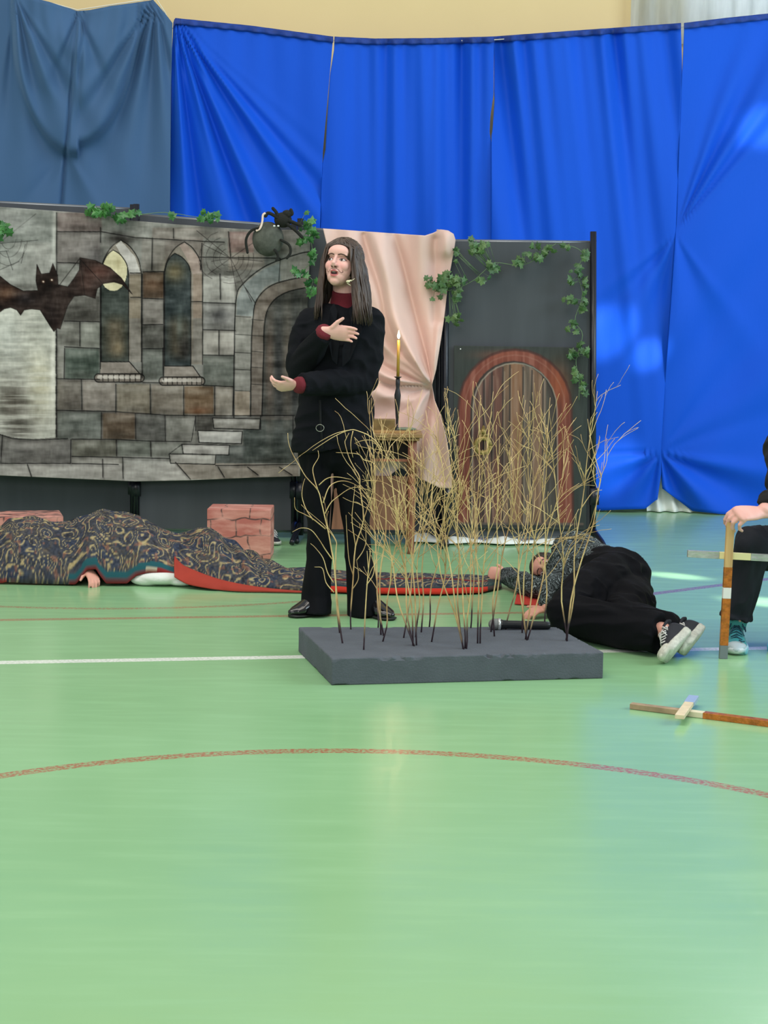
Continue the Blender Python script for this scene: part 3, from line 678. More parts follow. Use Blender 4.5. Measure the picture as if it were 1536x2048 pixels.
cf = MB(); cf.tube([W(x, y, 9.12) for x, y in smooth_pts([(512, 462), (519, 458), (523, 450), (525, 440), (526, 430), (531, 426)], 4)], .0065, 6)
tag(cf.build('cable_tie', mat('pale_cord', lin(228, 205, 190), rough=.5)), 'pale cord curling up beside the plush spider', 'cord')

# ------------------------------------------------------------------ ivy garlands
m_leaf = mat('ivy_leaf', lin(32, 86, 42), rough=.4, col2=lin(72, 128, 62), vscale=14)
m_leafd = mat('ivy_leaf_dull', lin(48, 84, 50), rough=.5, col2=lin(86, 116, 66), vscale=12)
m_stem = mat('ivy_stem', lin(96, 122, 86), rough=.6)
LEAF = [(0, -.5), (.16, -.36), (.46, -.38), (.34, -.1), (.52, .12), (.22, .16), (0, .55), (-.22, .16), (-.52, .12), (-.34, -.1), (-.46, -.38), (-.16, -.36)]
def ivy(path, Y, clumps, label, size=.055, m=m_leaf, seed=1):
    r = random.Random(seed); pp = smooth_pts(path, 5)
    root = empty('ivy_garland', tuple(W(pp[0][0], pp[0][1], Y)), label, 'ivy garland', 'artificial ivy garlands hung along the panels')
    st = MB(); st.tube([W(x, y, Y+r.uniform(-.006, .006)) for x, y in pp], .0022, 6); 
    fo = MB()
    for cx, cy, rx, ry, n in clumps:
        for _ in range(n):
            x = cx+r.gauss(0, .55)*rx; y = cy+r.gauss(0, .55)*ry; c = W(x, y, Y-r.uniform(.004, .07))
            s = size*r.uniform(.6, 1.15); M = Matrix.Rotation(r.uniform(-2.6, 2.6), 3, 'Y') @ Matrix.Rotation(r.uniform(-.9, .9), 3, 'X') @ Matrix.Rotation(r.uniform(-.7, .7), 3, 'Z')
            vs = [c + M @ Vector((a*s, -.10*s*(1-abs(a)*2), b*s)) for a, b in LEAF]+[c + M @ Vector((0, -.16*s, 0))]
            fo.add(vs, [(i, (i+1) % 12, 12) for i in range(12)])
            near = min(pp, key=lambda q: (q[0]-x)**2+(q[1]-y)**2); st.tube([W(near[0], near[1], Y), c + M @ Vector((0, 0, -.4*s))], .0012, 4)
    st.build('stem', m_stem, root); f = fo.build('foliage', m, root, smooth=False)
    sm = f.modifiers.new('thickness', 'SOLIDIFY'); sm.thickness = .0012
ivy([(-30, 440), (-5, 450), (14, 462)], 9.2, [(2, 458, 16, 13, 13)], 'green ivy clump at the left frame edge on the castle backdrop', seed=2, size=.06)
ivy([(172, 420), (205, 418), (240, 436), (275, 430), (330, 425), (380, 432), (410, 436), (440, 436)], 9.30, [(192, 424, 20, 9, 12), (213, 415, 16, 10, 12), (240, 436, 14, 10, 9), (270, 430, 8, 7, 4), (420, 434, 20, 9, 16), (345, 433, 10, 4, 2)], 'ivy garland along the top edge of the castle backdrop above the arched windows', seed=3)
ivy([(578, 438), (600, 448), (618, 462), (622, 480), (624, 520), (605, 545), (625, 560), (618, 585)], 9.22, [(616, 446, 14, 14, 14), (622, 478, 10, 16, 10), (600, 482, 10, 8, 4), (625, 512, 10, 12, 9), (597, 545, 12, 9, 7), (620, 558, 10, 6, 3), (620, 582, 9, 10, 7)], 'ivy garland trailing down the right edge of the castle backdrop beside the spider', seed=4, size=.05)
ivy([(1112, 487), (1085, 505), (1060, 525), (1030, 530), (990, 526), (965, 545), (945, 562), (905, 580), (870, 578)], 9.2, [(878, 570, 20, 20, 34), (912, 560, 18, 12, 14), (916, 590, 12, 14, 9), (912, 634, 13, 16, 10), (945, 500, 22, 14, 14), (968, 498, 12, 10, 6), (990, 537, 16, 8, 9), (1038, 522, 14, 12, 7), (1068, 508, 14, 14, 9), (1100, 495, 14, 16, 9), (910, 505, 10, 14, 7), (965, 558, 10, 6, 4), (942, 478, 5, 5, 2)], 'leafy ivy swag across the top of the grey panel above the painted door', seed=5, size=.05, m=m_leafd)
ivy([(1118, 488), (1150, 495), (1165, 510), (1155, 545), (1165, 590), (1150, 640), (1165, 670), (1152, 720), (1158, 760), (1158, 800)], 9.2, [(1138, 496, 12, 5, 4), (1168, 510, 12, 12, 8), (1152, 540, 12, 14, 7), (1170, 560, 7, 20, 6), (1142, 562, 8, 8, 5), (1140, 604, 10, 10, 7), (1167, 612, 7, 20, 8), (1148, 655, 12, 14, 7), (1162, 690, 10, 12, 5), (1145, 710, 11, 10, 9), (1172, 708, 8, 10, 5), (1158, 750, 16, 14, 8), (1172, 775, 8, 12, 4)], 'ivy garland hanging down the right side of the grey door panel', seed=6, size=.046, m=m_leafd)

# ------------------------------------------------------------------ table with candle
m_wood = mat('old_table_wood', lin(150, 92, 66), rough=.55, var=.45, vscale=9, stretch=(4, 4, .6))
m_wood2 = mat('table_top_wood', lin(156, 122, 78), rough=.5, var=.3, vscale=9, stretch=(.6, 4, 4))
TY = 8.72; tr = W(845, 868, TY); zt = tr.z; tl = tr.x-.62; k_ = TY
tb = empty('wooden_table', ((tr.x+tl)/2, TY+.2, 0), 'small old wooden table with turned legs, behind the branches', 'table')
t_ = MB(); t_.box(((tr.x+tl)/2, TY+.21, zt-.012), (.62, .42, .024)); t_.box(((tr.x+tl)/2, TY+.21, zt-.033), (.59, .40, .016)); t_.build('table_top', m_wood2, tb, smooth=False, bevel=.004)
lz = [(.022, 0), (.018, .02), (.020, .10), (.024, .30), (.026, .38), (.014, .40), (.026, .42), (.017, .445), (.024, .46), (.024, .47)]
for lx in (tl+.05, tr.x-.055):
    for ly in (TY+.05, TY+.37):
        l = MB(); l.lathe((lx, ly, 0), [(r, z) for r, z in lz], 16); l.box((lx, ly, (.465+zt-.04)/2), (.05, .05, zt-.04-.465)); l.build('leg', m_wood, tb)
ap = MB(); ap.box(((tr.x+tl)/2, TY+.385, zt-.10), (.5, .015, .12)); ap.box(((tr.x+tl)/2, TY+.05, zt-.155), (.5, .02, .014))
for lx in (tl+.05, tr.x-.055): ap.box((lx, TY+.21, zt-.10), (.016, .3, .12))
ap.build('apron', m_wood, tb, smooth=False)
MB().box(((tr.x+tl)/2, TY+.24, zt-.10), (.48, .25, .10)).build('drawer', mat('dark_drawer', lin(34, 26, 24), rough=.8), tb, smooth=False)
pz0 = .10; pz1 = .42; MB().box(((tr.x+tl)/2-.02, TY+.36, (pz0+pz1)/2), (.50, .02, pz1-pz0)).build('back_panel', mat('table_panel', lin(158, 108, 82), rough=.6, var=.4, vscale=6, stretch=(5, 5, .5)), tb, smooth=False)
bkx = W(768, 850, TY+.15)
bk = MB(); bk.box((bkx.x, TY+.20, zt+.038), (.13, .10, .068)); o_ = bk.build('wooden_box', mat('olive_box', lin(132, 108, 60), rough=.5, var=.4, vscale=25), None, smooth=False, bevel=.004)
tag(o_, 'small olive gold box on the left of the wooden table, beside the candlestick', 'box')
tray = MB(); tx0 = W(742, 862, TY+.08).x; tx1 = W(833, 862, TY+.08).x; tray.box(((tx0+tx1)/2, TY+.21, zt+.003), (tx1-tx0, .30, .006)); tray.box(((tx0+tx1)/2, TY+.07, zt+.007), (tx1-tx0, .015, .014))
o_ = tray.build('tray', mat('gilt_tray', lin(176, 138, 84), rough=.4, var=.3, vscale=30), smooth=False, bevel=.002); tag(o_, 'flat gilt tray lying on the wooden table under the box and the candlestick', 'tray')
gp_ = MB(); gx = W(810, 855, TY+.2); gp_.ell((gx.x, TY+.20, zt+.016), (.07, .06, .010)); gp_.build
o_ = gp_.build('cushion', mat('grey_green_pad', lin(112, 124, 104), rough=.8)); tag(o_, 'thin grey green pad on the table to the right of the candlestick', 'pad')
cx_ = W(794, 850, TY+.17); cz = zt+.006
def cz_(y): return W(795, y, TY+.17).z
cs = empty('candlestick', (cx_.x, TY+.17, cz), 'tall slender black iron candlestick on the wooden table', 'candlestick')
ax_ = W(799, 665, TY+.17); lean = (ax_-cx_).normalized(); lean = Vector((lean.x*.35, 0, 1)).normalized()
h = lambda y: cz_(y)-cz
c0 = Vector((cx_.x, TY+.17, cz))
MB().lathe(c0, [(.028, 0), (.026, .006), (.010, .012), (.007, .03), (.008, h(838)), (.011, h(825)), (.017, h(800)), (.019, h(790)), (.013, h(780)), (.010, h(776)), (.013, h(768)), (.012, h(757))], 18, lean).build('stem', mat('wrought_iron', lin(38, 38, 40), rough=.45, metal=.4), cs)
MB().lathe(c0+lean*h(756), [(.008, -.004), (.013, 0), (.023, .006), (.022, .008), (.010, .004)], 18, lean).build('drip_pan', mat('iron_pan', lin(46, 44, 42), rough=.4, metal=.4), cs)
cn = empty('candle', tuple(c0+lean*h(753)), 'thin lit golden candle standing in the black candlestick', 'candle')
MB().lathe(c0+lean*(h(753)), [(.0092, 0), (.0085, h(680)-h(753)-.003), (.004, h(680)-h(753)), (.001, h(680)-h(753)+.001)], 14, lean).build('wax', mat('gold_wax', lin(176, 138, 52), rough=.35, sub=.1), cn)
fl_ = c0+lean*h(680)
MB().tube([fl_, fl_+Vector((.001, 0, .012))], .0012, 6).build('wick', m_black, cn)
MB().lathe(fl_+Vector((0, 0, .006)), [(.001, 0), (.006, .006), (.0088, .016), (.007, .027), (.003, .040), (.0005, .050)], 12).build('flame', mat('flame', lin(255, 230, 170), emit=((1, .72, .36, 1), 14)), cn)
pl = bpy.data.lights.new('candle_flame_light', 'POINT'); pl.energy = .8; pl.color = (1, .7, .4); pl.shadow_soft_size = .02
plo = bpy.data.objects.new('candle_flame_light', pl); C.objects.link(plo); plo.location = fl_+Vector((0, -.03, .03))

# ------------------------------------------------------------------ foam block, branches, microphone
BH = .097
m_foam = mat('painted_foam', lin(88, 94, 102), rough=.85, spec=.3, var=.12, vscale=12, bump=.7, bscale=150, bdist=.003)
FL = G(663, 1371); FR = G(1206, 1357); BL = G(597, 1254, BH); BR = G(1112, 1253, BH)
q = [FL, FR, Vector((BR.x, BR.y, 0)), Vector((BL.x, BL.y, 0))]
bm = bmesh.new(); NX, NY, NZ = 60, 36, 7
def blk(u, v, w):
    p = (q[0]*(1-u)+q[1]*u)*(1-v)+(q[3]*(1-u)+q[2]*u)*v; p = Vector((p.x, p.y, BH*w)); return p
me_ = MB()
def face(fn, a, b):
    vs = [fn(i/a, j/b) for i in range(a+1) for j in range(b+1)]; me_.add(vs, [(i*(b+1)+j, (i+1)*(b+1)+j, (i+1)*(b+1)+j+1, i*(b+1)+j+1) for i in range(a) for j in range(b)])
face(lambda a, b: blk(a, b, 1), NX, NY); face(lambda a, b: blk(a, b, 0), NX, NY)
face(lambda a, b: blk(a, 0, b), NX, NZ); face(lambda a, b: blk(a, 1, b), NX, NZ); face(lambda a, b: blk(0, a, b), NY, NZ); face(lambda a, b: blk(1, a, b), NY, NZ)
o_ = me_.build('foam_block', m_foam)
bm.from_mesh(o_.data); bmesh.ops.remove_doubles(bm, verts=bm.verts, dist=1e-5); bmesh.ops.recalc_face_normals(bm, faces=bm.faces)
for v in bm.verts:
    n_ = mnoise.noise(v.co*14); n2_ = mnoise.noise(v.co*45+Vector((3, 1, 2)))
    edge = sum(1 for f in v.link_faces if f.normal.z > .9) > 0 and any(abs(f.normal.z) < .5 for f in v.link_faces)
    if v.co.z > .001:
        v.co += v.normal*(.0012*n_); 
        if edge and n2_ > .12: v.co -= v.normal*.010*(n2_-.12)*3
    if v.co.z < .02 and n_ > .3 and abs(v.normal.z) < .9: v.co.z += .004
bm.to_mesh(o_.data); bm.free(); o_.data.polygons.foreach_set('use_smooth', [False]*len(o_.data.polygons))
bv = o_.modifiers.new('bevel', 'BEVEL'); bv.width = .004; bv.segments = 2; bv.limit_method = 'ANGLE'; bv.angle_limit = 1.0
tag(o_, 'flat dark grey painted foam block on the floor that holds the upright branches', 'block')

def branch_mat():
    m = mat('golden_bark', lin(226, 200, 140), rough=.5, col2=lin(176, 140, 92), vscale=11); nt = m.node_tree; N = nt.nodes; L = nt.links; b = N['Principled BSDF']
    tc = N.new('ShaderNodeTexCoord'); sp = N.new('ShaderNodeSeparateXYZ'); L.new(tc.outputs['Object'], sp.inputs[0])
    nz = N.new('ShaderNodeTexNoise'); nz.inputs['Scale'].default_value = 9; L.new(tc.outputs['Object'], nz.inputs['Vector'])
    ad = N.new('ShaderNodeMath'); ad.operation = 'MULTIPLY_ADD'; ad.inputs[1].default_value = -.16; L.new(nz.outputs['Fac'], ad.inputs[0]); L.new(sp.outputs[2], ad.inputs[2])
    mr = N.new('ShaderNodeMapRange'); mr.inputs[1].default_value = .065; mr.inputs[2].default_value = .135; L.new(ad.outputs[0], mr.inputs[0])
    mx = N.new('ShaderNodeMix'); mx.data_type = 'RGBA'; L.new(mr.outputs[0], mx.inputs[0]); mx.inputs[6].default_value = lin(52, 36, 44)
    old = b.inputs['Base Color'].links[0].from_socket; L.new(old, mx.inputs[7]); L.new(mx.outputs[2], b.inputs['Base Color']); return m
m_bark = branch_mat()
GRP = 'bare golden twig branches stuck in the foam block'
def ptube(mb, pts, r0, r1):
    n = len(pts); mb.tube(pts, [r0+(r1-r0)*i/(n-1) for i in range(n)], 5)
def curve3(p, d, L, bend, r, n=7):
    pts = [p]; d = d.normalized(); st = L/n
    for i in range(n):
        d = (d+bend*st*3.2+Vector((r.gauss(0, .11), r.gauss(0, .10), r.gauss(0, .08)))).normalized(); pts.append(pts[-1]+d*st)
    return pts
def add_twigs(mb, pts, n, r, r0, scale=1.0, depth=1, lo=.3):
    m = len(pts)
    for _ in range(n):
        t = lo+(1-lo)*r.random()**.8*.95; f = t*(m-1); i = min(int(f), m-2); p = pts[i].lerp(pts[i+1], f-i); d = (pts[i+1]-pts[i]).normalized()
        az = r.uniform(0, 2*PI); sd = Vector((math.cos(az), .6*math.sin(az), 0)); d2 = (d+sd*r.uniform(.35, .8)).normalized()
        L_ = scale*r.uniform(.08, .30)*(1.25-.6*t)
        bend = Vector((sd.x*r.uniform(-.6, .7), 0, r.choice([.6, .4, .3, -.5, -1.1])))
        tw = curve3(p, d2, L_, bend, r); rr = r0*(1-.5*t)*.58; ptube(mb, tw, rr, .0008)
        if depth and r.random() < .55: add_twigs(mb, tw, 1+int(r.random()*2), r, rr*1.3, .55, 0, .3)
def branch(base, tip, label, seed, n=7, r0=.0034, bow=0, dy=None, group=True, path=None, twigs=None):
    r = random.Random(seed); b = G(base[0], base[1], BH-.012); mb = MB()
    if path:
        pts = []; Yt = b.y+(dy or 0); pp = smooth_pts([base]+path, 3)
        for i, (x, y) in enumerate(pp): pts.append(W(x, y, b.y+(Yt-b.y)*i/len(pp)) if i else b)
    else:
        Yt = b.y+(dy if dy is not None else r.uniform(-.10, .14)); e = W(tip[0], tip[1], Yt); pts = []
        c1 = b.lerp(e, .4)+Vector((bow+r.uniform(-.02, .02), 0, .04)); ww = [r.uniform(-1, 1) for _ in range(4)]
        for i in range(15):
            t = i/14; p = b*(1-t)**2+c1*2*t*(1-t)+e*t*t
            p += Vector((math.sin(t*7+ww[0]*3)*.008+math.sin(t*15+ww[1]*3)*.005, math.sin(t*8+ww[2]*3)*.008, 0))*min(1, t*4)
            pts.append(p)
    ptube(mb, pts, r0, .0009)
    if twigs:
        for tp, ty in twigs:
            pq = smooth_pts(tp, 4); y0 = b.y+(Yt-b.y)*.5
            ptube(mb, [W(x, y, y0+ty*i/len(pq)) for i, (x, y) in enumerate(pq)], r0*.6, .0008)
    if n: add_twigs(mb, pts, n, r, r0)
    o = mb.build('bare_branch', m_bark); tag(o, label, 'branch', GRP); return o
branch((686, 1293), None, 'bare branch at the block\'s left end, leaning far left before the performer', 1, n=0, dy=.02, r0=.0036,
       path=[(680, 1255), (674.6, 1204), (668, 1129), (663, 1100), (657.7, 1069), (650, 1036), (643, 1006), (635.5, 980), (612, 954), (598, 930), (584.7, 907), (577, 885), (575.6, 866)],
       twigs=[([(650, 1027), (660, 1008), (672, 996), (706, 975), (742, 982), (766, 998)], 0), ([(635.5, 980), (628, 955), (626, 935), (637, 915), (636, 901)], .03), ([(651, 1058), (626, 1038), (608, 1028), (591, 1018), (589, 995)], -.04),
              ([(646, 1006), (659, 973), (682, 962), (706, 967), (728, 982)], .05), ([(638, 970), (654, 957), (674, 954), (703, 959)], -.04), ([(626, 1040), (612, 1018), (604, 993), (606, 970), (610, 957)], .02),
              ([(664, 1118), (650, 1098), (638, 1079), (622, 1060), (602, 1056), (584.7, 1064)], -.05), ([(667, 1165), (655, 1145), (646, 1116), (630, 1095), (621, 1087)], .02), ([(668, 1185), (652, 1165), (645, 1137), (629, 1134)], .03)])
branch((680, 1272), None, 'slim bare branch beside the leftmost leaning one, before the left trouser leg', 2, n=2, dy=.05, path=[(674, 1220), (671, 1160), (672, 1100), (673, 1085), (665, 1068), (652, 1050)])
branch((702, 1265), None, 'tall wavy bare branch at the back left of the foam block between the performer\'s legs', 3, n=2, dy=.05, path=[(701, 1230), (706, 1160), (711, 1092), (727, 1040), (720, 978), (719, 954), (708, 935), (698, 915), (690, 887), (692, 878), (698, 866)],
       twigs=[([(713, 1121), (727, 1100), (732, 1078), (729, 1038), (722, 1000)], .02), ([(706, 1150), (698, 1120), (694, 1070), (692, 1030)], -.03), ([(711, 1092), (704, 1040), (707, 1000), (710, 970)], .03), ([(704, 1180), (716, 1160), (716, 1140), (713, 1120)], 0), ([(727, 1040), (740, 1000), (752, 960)], .02)])
branch((727, 1306), None, 'short bare branch near the front left edge of the foam block with bare stem', 4, n=1, dy=.02, path=[(729, 1260), (730.6, 1223), (734.5, 1163), (739.7, 1113), (740, 1100), (737, 1098)],
       twigs=[([(733, 1170), (746, 1150), (748, 1130), (742, 1110)], .02), ([(737, 1140), (735, 1115), (734, 1102)], 0)])
branch((762, 1276), None, 'bare branch whose tip arches over to the left in front of the jacket hem', 5, n=3, dy=.0, r0=.0036, path=[(760, 1220), (760, 1150), (770, 1080), (772, 1030), (768, 990), (764, 945), (763, 900), (742, 874), (716, 862), (700, 860), (672, 871), (646, 887), (625, 901)],
       twigs=[([(763, 905), (750, 885), (738, 880), (722, 882), (709, 887)], .02), ([(762, 945), (745, 925), (728, 920), (715, 908), (672, 905)], -.02), ([(706, 862), (702, 880), (702, 898), (706, 915)], 0)])
rest = [((756, 1260), (748, 1005), 'slim upright branch behind the left arching one', 5, .0), ((764, 1289), (800, 1040), 'short upright branch at the front left cluster', 5, 0), ((768, 1278), (744, 800), 'tall branch rising toward the performer jacket', 8, -.02),
 ((806, 1282), (842, 905), 'branch standing left of the dense central clump', 9, .02), ((828, 1298), (768, 840), 'branch of the dense front clump that leans left toward the table', 11, -.03), ((826, 1297), (790, 880), 'branch of the dense front clump, upright before the table leg', 11, 0), ((831, 1299), (742, 900), 'branch of the dense front clump that leans furthest left', 10, -.05), ((833, 1297), (815, 800), 'tallest branch of the dense front clump below the candle', 10, .0),
 ((831, 1280), (860, 950), 'branch just behind the dense front clump', 9, 0), ((842, 1271), (872, 880), 'branch behind the dense clump in front of the pink drape', 8, 0), ((858, 1260), (905, 930), 'back row branch crossing the hem of the pink drape', 8, .0), ((862, 1290), (925, 960), 'branch that leans right across the middle of the block', 9, .01),
 ((921, 1269), (900, 797), 'tall back branch with a curled tip beside the drape edge', 9, 0), ((929, 1305), (835, 905), 'front middle branch that leans far left across the drape', 9, -.03), ((927, 1304), (870, 850), 'front middle branch leaning left over the drape hem', 10, -.02), ((930, 1303), (905, 850), 'front middle branch standing nearly upright by the drape edge', 11, 0), ((932, 1304), (930, 960), 'short straight branch at the front middle', 8, .02),
 ((941, 1262), (960, 960), 'dark thin back branch right of the middle', 6, .01), ((955, 1293), (958, 790), 'tall branch rising in front of the left edge of the painted door', 10, 0), ((960, 1293), (988, 783), 'tall forked branch reaching above the door knocker', 10, 0), ((981, 1270), (1052, 800), 'branch leaning right past the door knocker', 9, .0), ((989, 1279), (1000, 850), 'branch standing by the round head of the microphone', 9, 0), ((1011, 1265), (1080, 930), 'dark stemmed branch behind the microphone', 8, .02),
 ((1044, 1272), (1062, 813), 'branch rising in front of the right half of the painted door', 9, 0), ((1050, 1285), (1098, 795), 'tall branch from the right clump reaching over the door arch', 10, .02), ((1055, 1287), (1020, 900), 'branch of the right clump that leans left over the door planks', 10, -.02), ((1053, 1286), (1130, 900), 'branch of the right clump that leans right over the door arch', 9, .03), ((1089, 1262), (1092, 880), 'thin upright branch in front of the end of the microphone', 8, 0),
 ((1131, 1287), (1188, 782), 'tallest branch at the right block end, tip bent over the blue curtain', 9, .03), ((1135, 1288), (1100, 850), 'right end branch that leans left over the door arch', 8, .0)]
for i, (b_, t_, lab, n, bow) in enumerate(rest):
    branch(b_, t_, 'bare golden '+lab, 20+i, n=n+3, bow=bow)
branch((1133, 1289), None, 'branch at the right block end whose forked tip stands against the blue curtain', 99, n=6, dy=.05, path=[(1142, 1200), (1160, 1130), (1178, 1075), (1188, 1040), (1196, 985), (1203, 950), (1214, 920), (1213, 876)],
       twigs=[([(1203, 955), (1190, 915), (1182, 880), (1175, 838)], .02), ([(1160, 1020), (1185, 985), (1204, 980)], 0)])
MIC = G(1100, 1259, BH)
ma = G(986, 1259, BH+.0)
a_ = Vector((ma.x, ma.y-.0, BH+.021)); e_ = Vector((MIC.x, MIC.y, BH+.016)); dm = (e_-a_).normalized()
mr_ = empty('microphone', (a_.x, a_.y, BH), 'black handheld microphone with silver mesh head lying on the foam block', 'microphone')
Lm = (e_-a_).length
MB().lathe(a_, [(.006, -.018), (.016, -.012), (.0215, 0), (.0225, .010), (.0215, .018)], 20, dm).build('grille', mat('steel_mesh', lin(140, 142, 140), rough=.45, metal=.7, bump=.8, bscale=700), mr_)
MB().lathe(a_+dm*.018, [(.0232, 0), (.0238, .004), (.0232, .010)], 20, dm).build('ring', mat('silver', lin(205, 208, 206), rough=.25, metal=.6), mr_)
MB().lathe(a_+dm*.028, [(.021, 0), (.0175, .01), (.016, .03), (.0158, Lm-.05), (.0145, Lm-.032), (.012, Lm-.028)], 20, dm).build('handle', mat('black_plastic', lin(22, 24, 26), rough=.3), mr_)

# ------------------------------------------------------------------ painted brick boxes, daylight strip, rug, pillow
def brick_mat(name, c1, c2, mortar, sc):
    m = mat(name, c1, rough=.8, bump=.2, bscale=40); nt = m.node_tree; N = nt.nodes; L = nt.links; b = N['Principled BSDF']
    bt = N.new('ShaderNodeTexBrick'); bt.inputs['Color1'].default_value = c1; bt.inputs['Color2'].default_value = c2; bt.inputs['Mortar'].default_value = mortar
    bt.inputs['Scale'].default_value = sc; bt.inputs['Mortar Size'].default_value = .03; bt.inputs['Mortar Smooth'].default_value = .6; bt.inputs['Row Height'].default_value = .5; bt.inputs['Brick Width'].default_value = .75
    tc = N.new('ShaderNodeTexCoord'); mp = N.new('ShaderNodeMapping'); mp.inputs['Rotation'].default_value = (PI/2, 0, 0); L.new(tc.outputs['Object'], mp.inputs[0])
    nz = N.new('ShaderNodeTexNoise'); nz.inputs['Scale'].default_value = 8; L.new(mp.outputs[0], nz.inputs['Vector']); ad = N.new('ShaderNodeMix'); ad.data_type = 'RGBA'; ad.inputs[0].default_value = .06; L.new(mp.outputs[0], ad.inputs[6]); L.new(nz.outputs['Color'], ad.inputs[7]); L.new(ad.outputs[2], bt.inputs['Vector'])
    n2 = N.new('ShaderNodeTexNoise'); n2.inputs['Scale'].default_value = 14; n2.inputs['Detail'].default_value = 5; mp2 = N.new('ShaderNodeMapping'); mp2.inputs['Scale'].default_value = (.5, 1, 1.6); L.new(tc.outputs['Object'], mp2.inputs[0]); L.new(mp2.outputs[0], n2.inputs[0])
    mr = N.new('ShaderNodeMapRange'); mr.inputs[1].default_value = .4; mr.inputs[2].default_value = .68; L.new(n2.outputs['Fac'], mr.inputs[0])
    mx = N.new('ShaderNodeMix'); mx.data_type = 'RGBA'; L.new(mr.outputs[0], mx.inputs[0]); L.new(bt.outputs['Color'], mx.inputs[6]); mx.inputs[7].default_value = lin(208, 152, 138); L.new(mx.outputs[2], b.inputs['Base Color']); return m
m_brick = brick_mat('painted_bricks', lin(172, 98, 88), lin(184, 122, 108), lin(88, 62, 58), 5.6)
f0 = G(541, 1119); x0 = W(414, 1050, f0.y).x; zh = W(541, 1019, f0.y).z
o_ = MB().box(((x0+f0.x)/2, f0.y+.13, zh/2), (f0.x-x0, .26, zh)).build('painted_box', m_brick, smooth=False, bevel=.006)
tag(o_, 'cardboard box painted as pink bricks, standing behind the end of the patterned rug', 'box', 'boxes painted as pink bricks')
g0 = G(122, 1150); Yb = 8.35; xb = W(122, 1045, Yb).x; zb_ = W(100, 1038, Yb).z
M_ = Matrix.Rotation(.28, 3, 'Z')
o_ = MB().box((xb-.36, Yb+.22, zb_/2), (.62, .30, zb_), M_).build('painted_box', m_brick, smooth=False, bevel=.006)
tag(o_, 'low pink painted brick box at the left frame edge behind the covered figure', 'box', 'boxes painted as pink bricks')
U, V = np.meshgrid(np.linspace(0, 1, 90), np.linspace(0, 1, 12), indexing='ij')
X_ = W(815, 1080, 9.5).x*(1-U)+W(1140, 1080, 9.5).x*U; Y_ = 9.20+.55*V+.03*np.sin(U*19); Z_ = .012+.055*np.abs(np.sin(U*13+V*3))*np.sin(V*PI)+.02*np.sin(V*PI)*np.abs(np.sin(U*41))
o_ = grid_mesh('white_strip', np.stack([X_, Y_, Z_], -1), mat('daylight_strip_white', lin(226, 230, 224), rough=.8), thick=.004); tag(o_, 'crumpled white strip standing in for daylight on the floor under the grey door panel', 'sheet')  # made-up white sheet stands in for daylight reflected on the floor

ye = lut([-80, 0, 10, 140, 152, 165, 173, 192, 199, 212, 254, 271, 296, 322, 338, 360, 385, 423, 550, 650, 760, 880, 960, 1005], [1166, 1168, 1164, 1171, 1168, 1152, 1140, 1138, 1150, 1167, 1167, 1152, 1145, 1146, 1152, 1160, 1172, 1178, 1181, 1186, 1190, 1191, 1188, 1178])
yg = lut([-80, 0, 140, 360, 423, 550, 650, 760, 880, 960, 1005], [1167, 1169, 1172, 1174, 1179, 1182, 1187, 1191, 1192, 1189, 1179])
ysil = lut([-80, -40, 0, 20, 40, 60, 80, 110, 140, 165, 190, 210, 230, 260, 285, 300, 330, 350, 370, 400, 420, 440, 455, 480, 500, 530, 560, 620, 700, 800, 900, 1005], [1075, 1060, 1062, 1042, 1036, 1034, 1036, 1046, 1044, 1036, 1026, 1023, 1024, 1026, 1036, 1048, 1066, 1071, 1072, 1065, 1062, 1068, 1082, 1096, 1106, 1124, 1138, 1141, 1148, 1151, 1153, 1158])
dep = lut([-80, 0, 400, 480, 560, 650, 1005], [.62, .62, .60, .58, .5, .38, .34])
nx, nt2 = 760, 120
xs = np.linspace(-80, 1003, nx); ts = np.linspace(0, 1, nt2)
P = np.zeros((nx, nt2, 3)); EDG = np.zeros((nx, nt2))
sm_ = lambda f, x, w=6: np.mean([f(x+d) for d in np.linspace(-w, w, 7)], axis=0)
F_ = Wn(xs, yg(xs), np.full_like(xs, 7.))
Fy = np.array([G(x, yg(x)).y for x in xs]); D_ = dep(xs)
ze = Wn(xs, sm_(ye, xs, 2), Fy)[:, 2]; ze = np.maximum(ze, .008)
Yc = Fy+D_*.52; H = Wn(xs, sm_(ysil, xs, 9), Yc)[:, 2]; H = np.maximum(H, .03)
for j, t in enumerate(ts):
    pw = np.interp(xs, [0, 450, 560, 1000], [.62, .62, .5, .35])
    s_ = np.sin(PI*np.clip(t, 0, 1))**pw if t > 0 else np.zeros_like(xs)
    Yt = Fy+D_*t; Z = np.where(t < .52, ze+(H-ze)*s_, H*s_+.006)
    wr = (vnoise(xs+t*40, np.full_like(xs, t*300), 38, 60, 31, 3)-.5)*.035*s_*np.clip((700-xs)/150, .25, 1)
    wr += .012*np.sin(xs/11.+t*9+np.sin(xs/40.)*3)*s_*np.clip((640-xs)/100, .15, 1)*np.clip((xs-330)/80, 0.1, 1)
    Xw = Wn(xs, np.full_like(xs, 1150.), Yt)[:, 0]
    P[:, j] = np.stack([Xw, Yt-wr*(1 if t < .5 else 0), np.maximum(Z+wr, .005)], -1)
arc = np.zeros((nx, nt2)); arc[:, 1:] = np.cumsum(np.linalg.norm(np.diff(P, axis=1), axis=2), axis=1)
XP = np.repeat(xs[:, None], nt2, 1); SP = arc*400
rp_ = Paint(XP, SP, (72, 70, 70))
wx = XP+10*vnoise(XP, SP, 22, 22, 41, 2); wy = SP+10*vnoise(XP, SP, 22, 22, 42, 2)
a1 = vnoise(wx, wy, 24, 24, 43, 1); a2 = vnoise(wx, wy, 34, 34, 44, 2); a3 = vnoise(XP, SP, 8, 8, 45, 1)
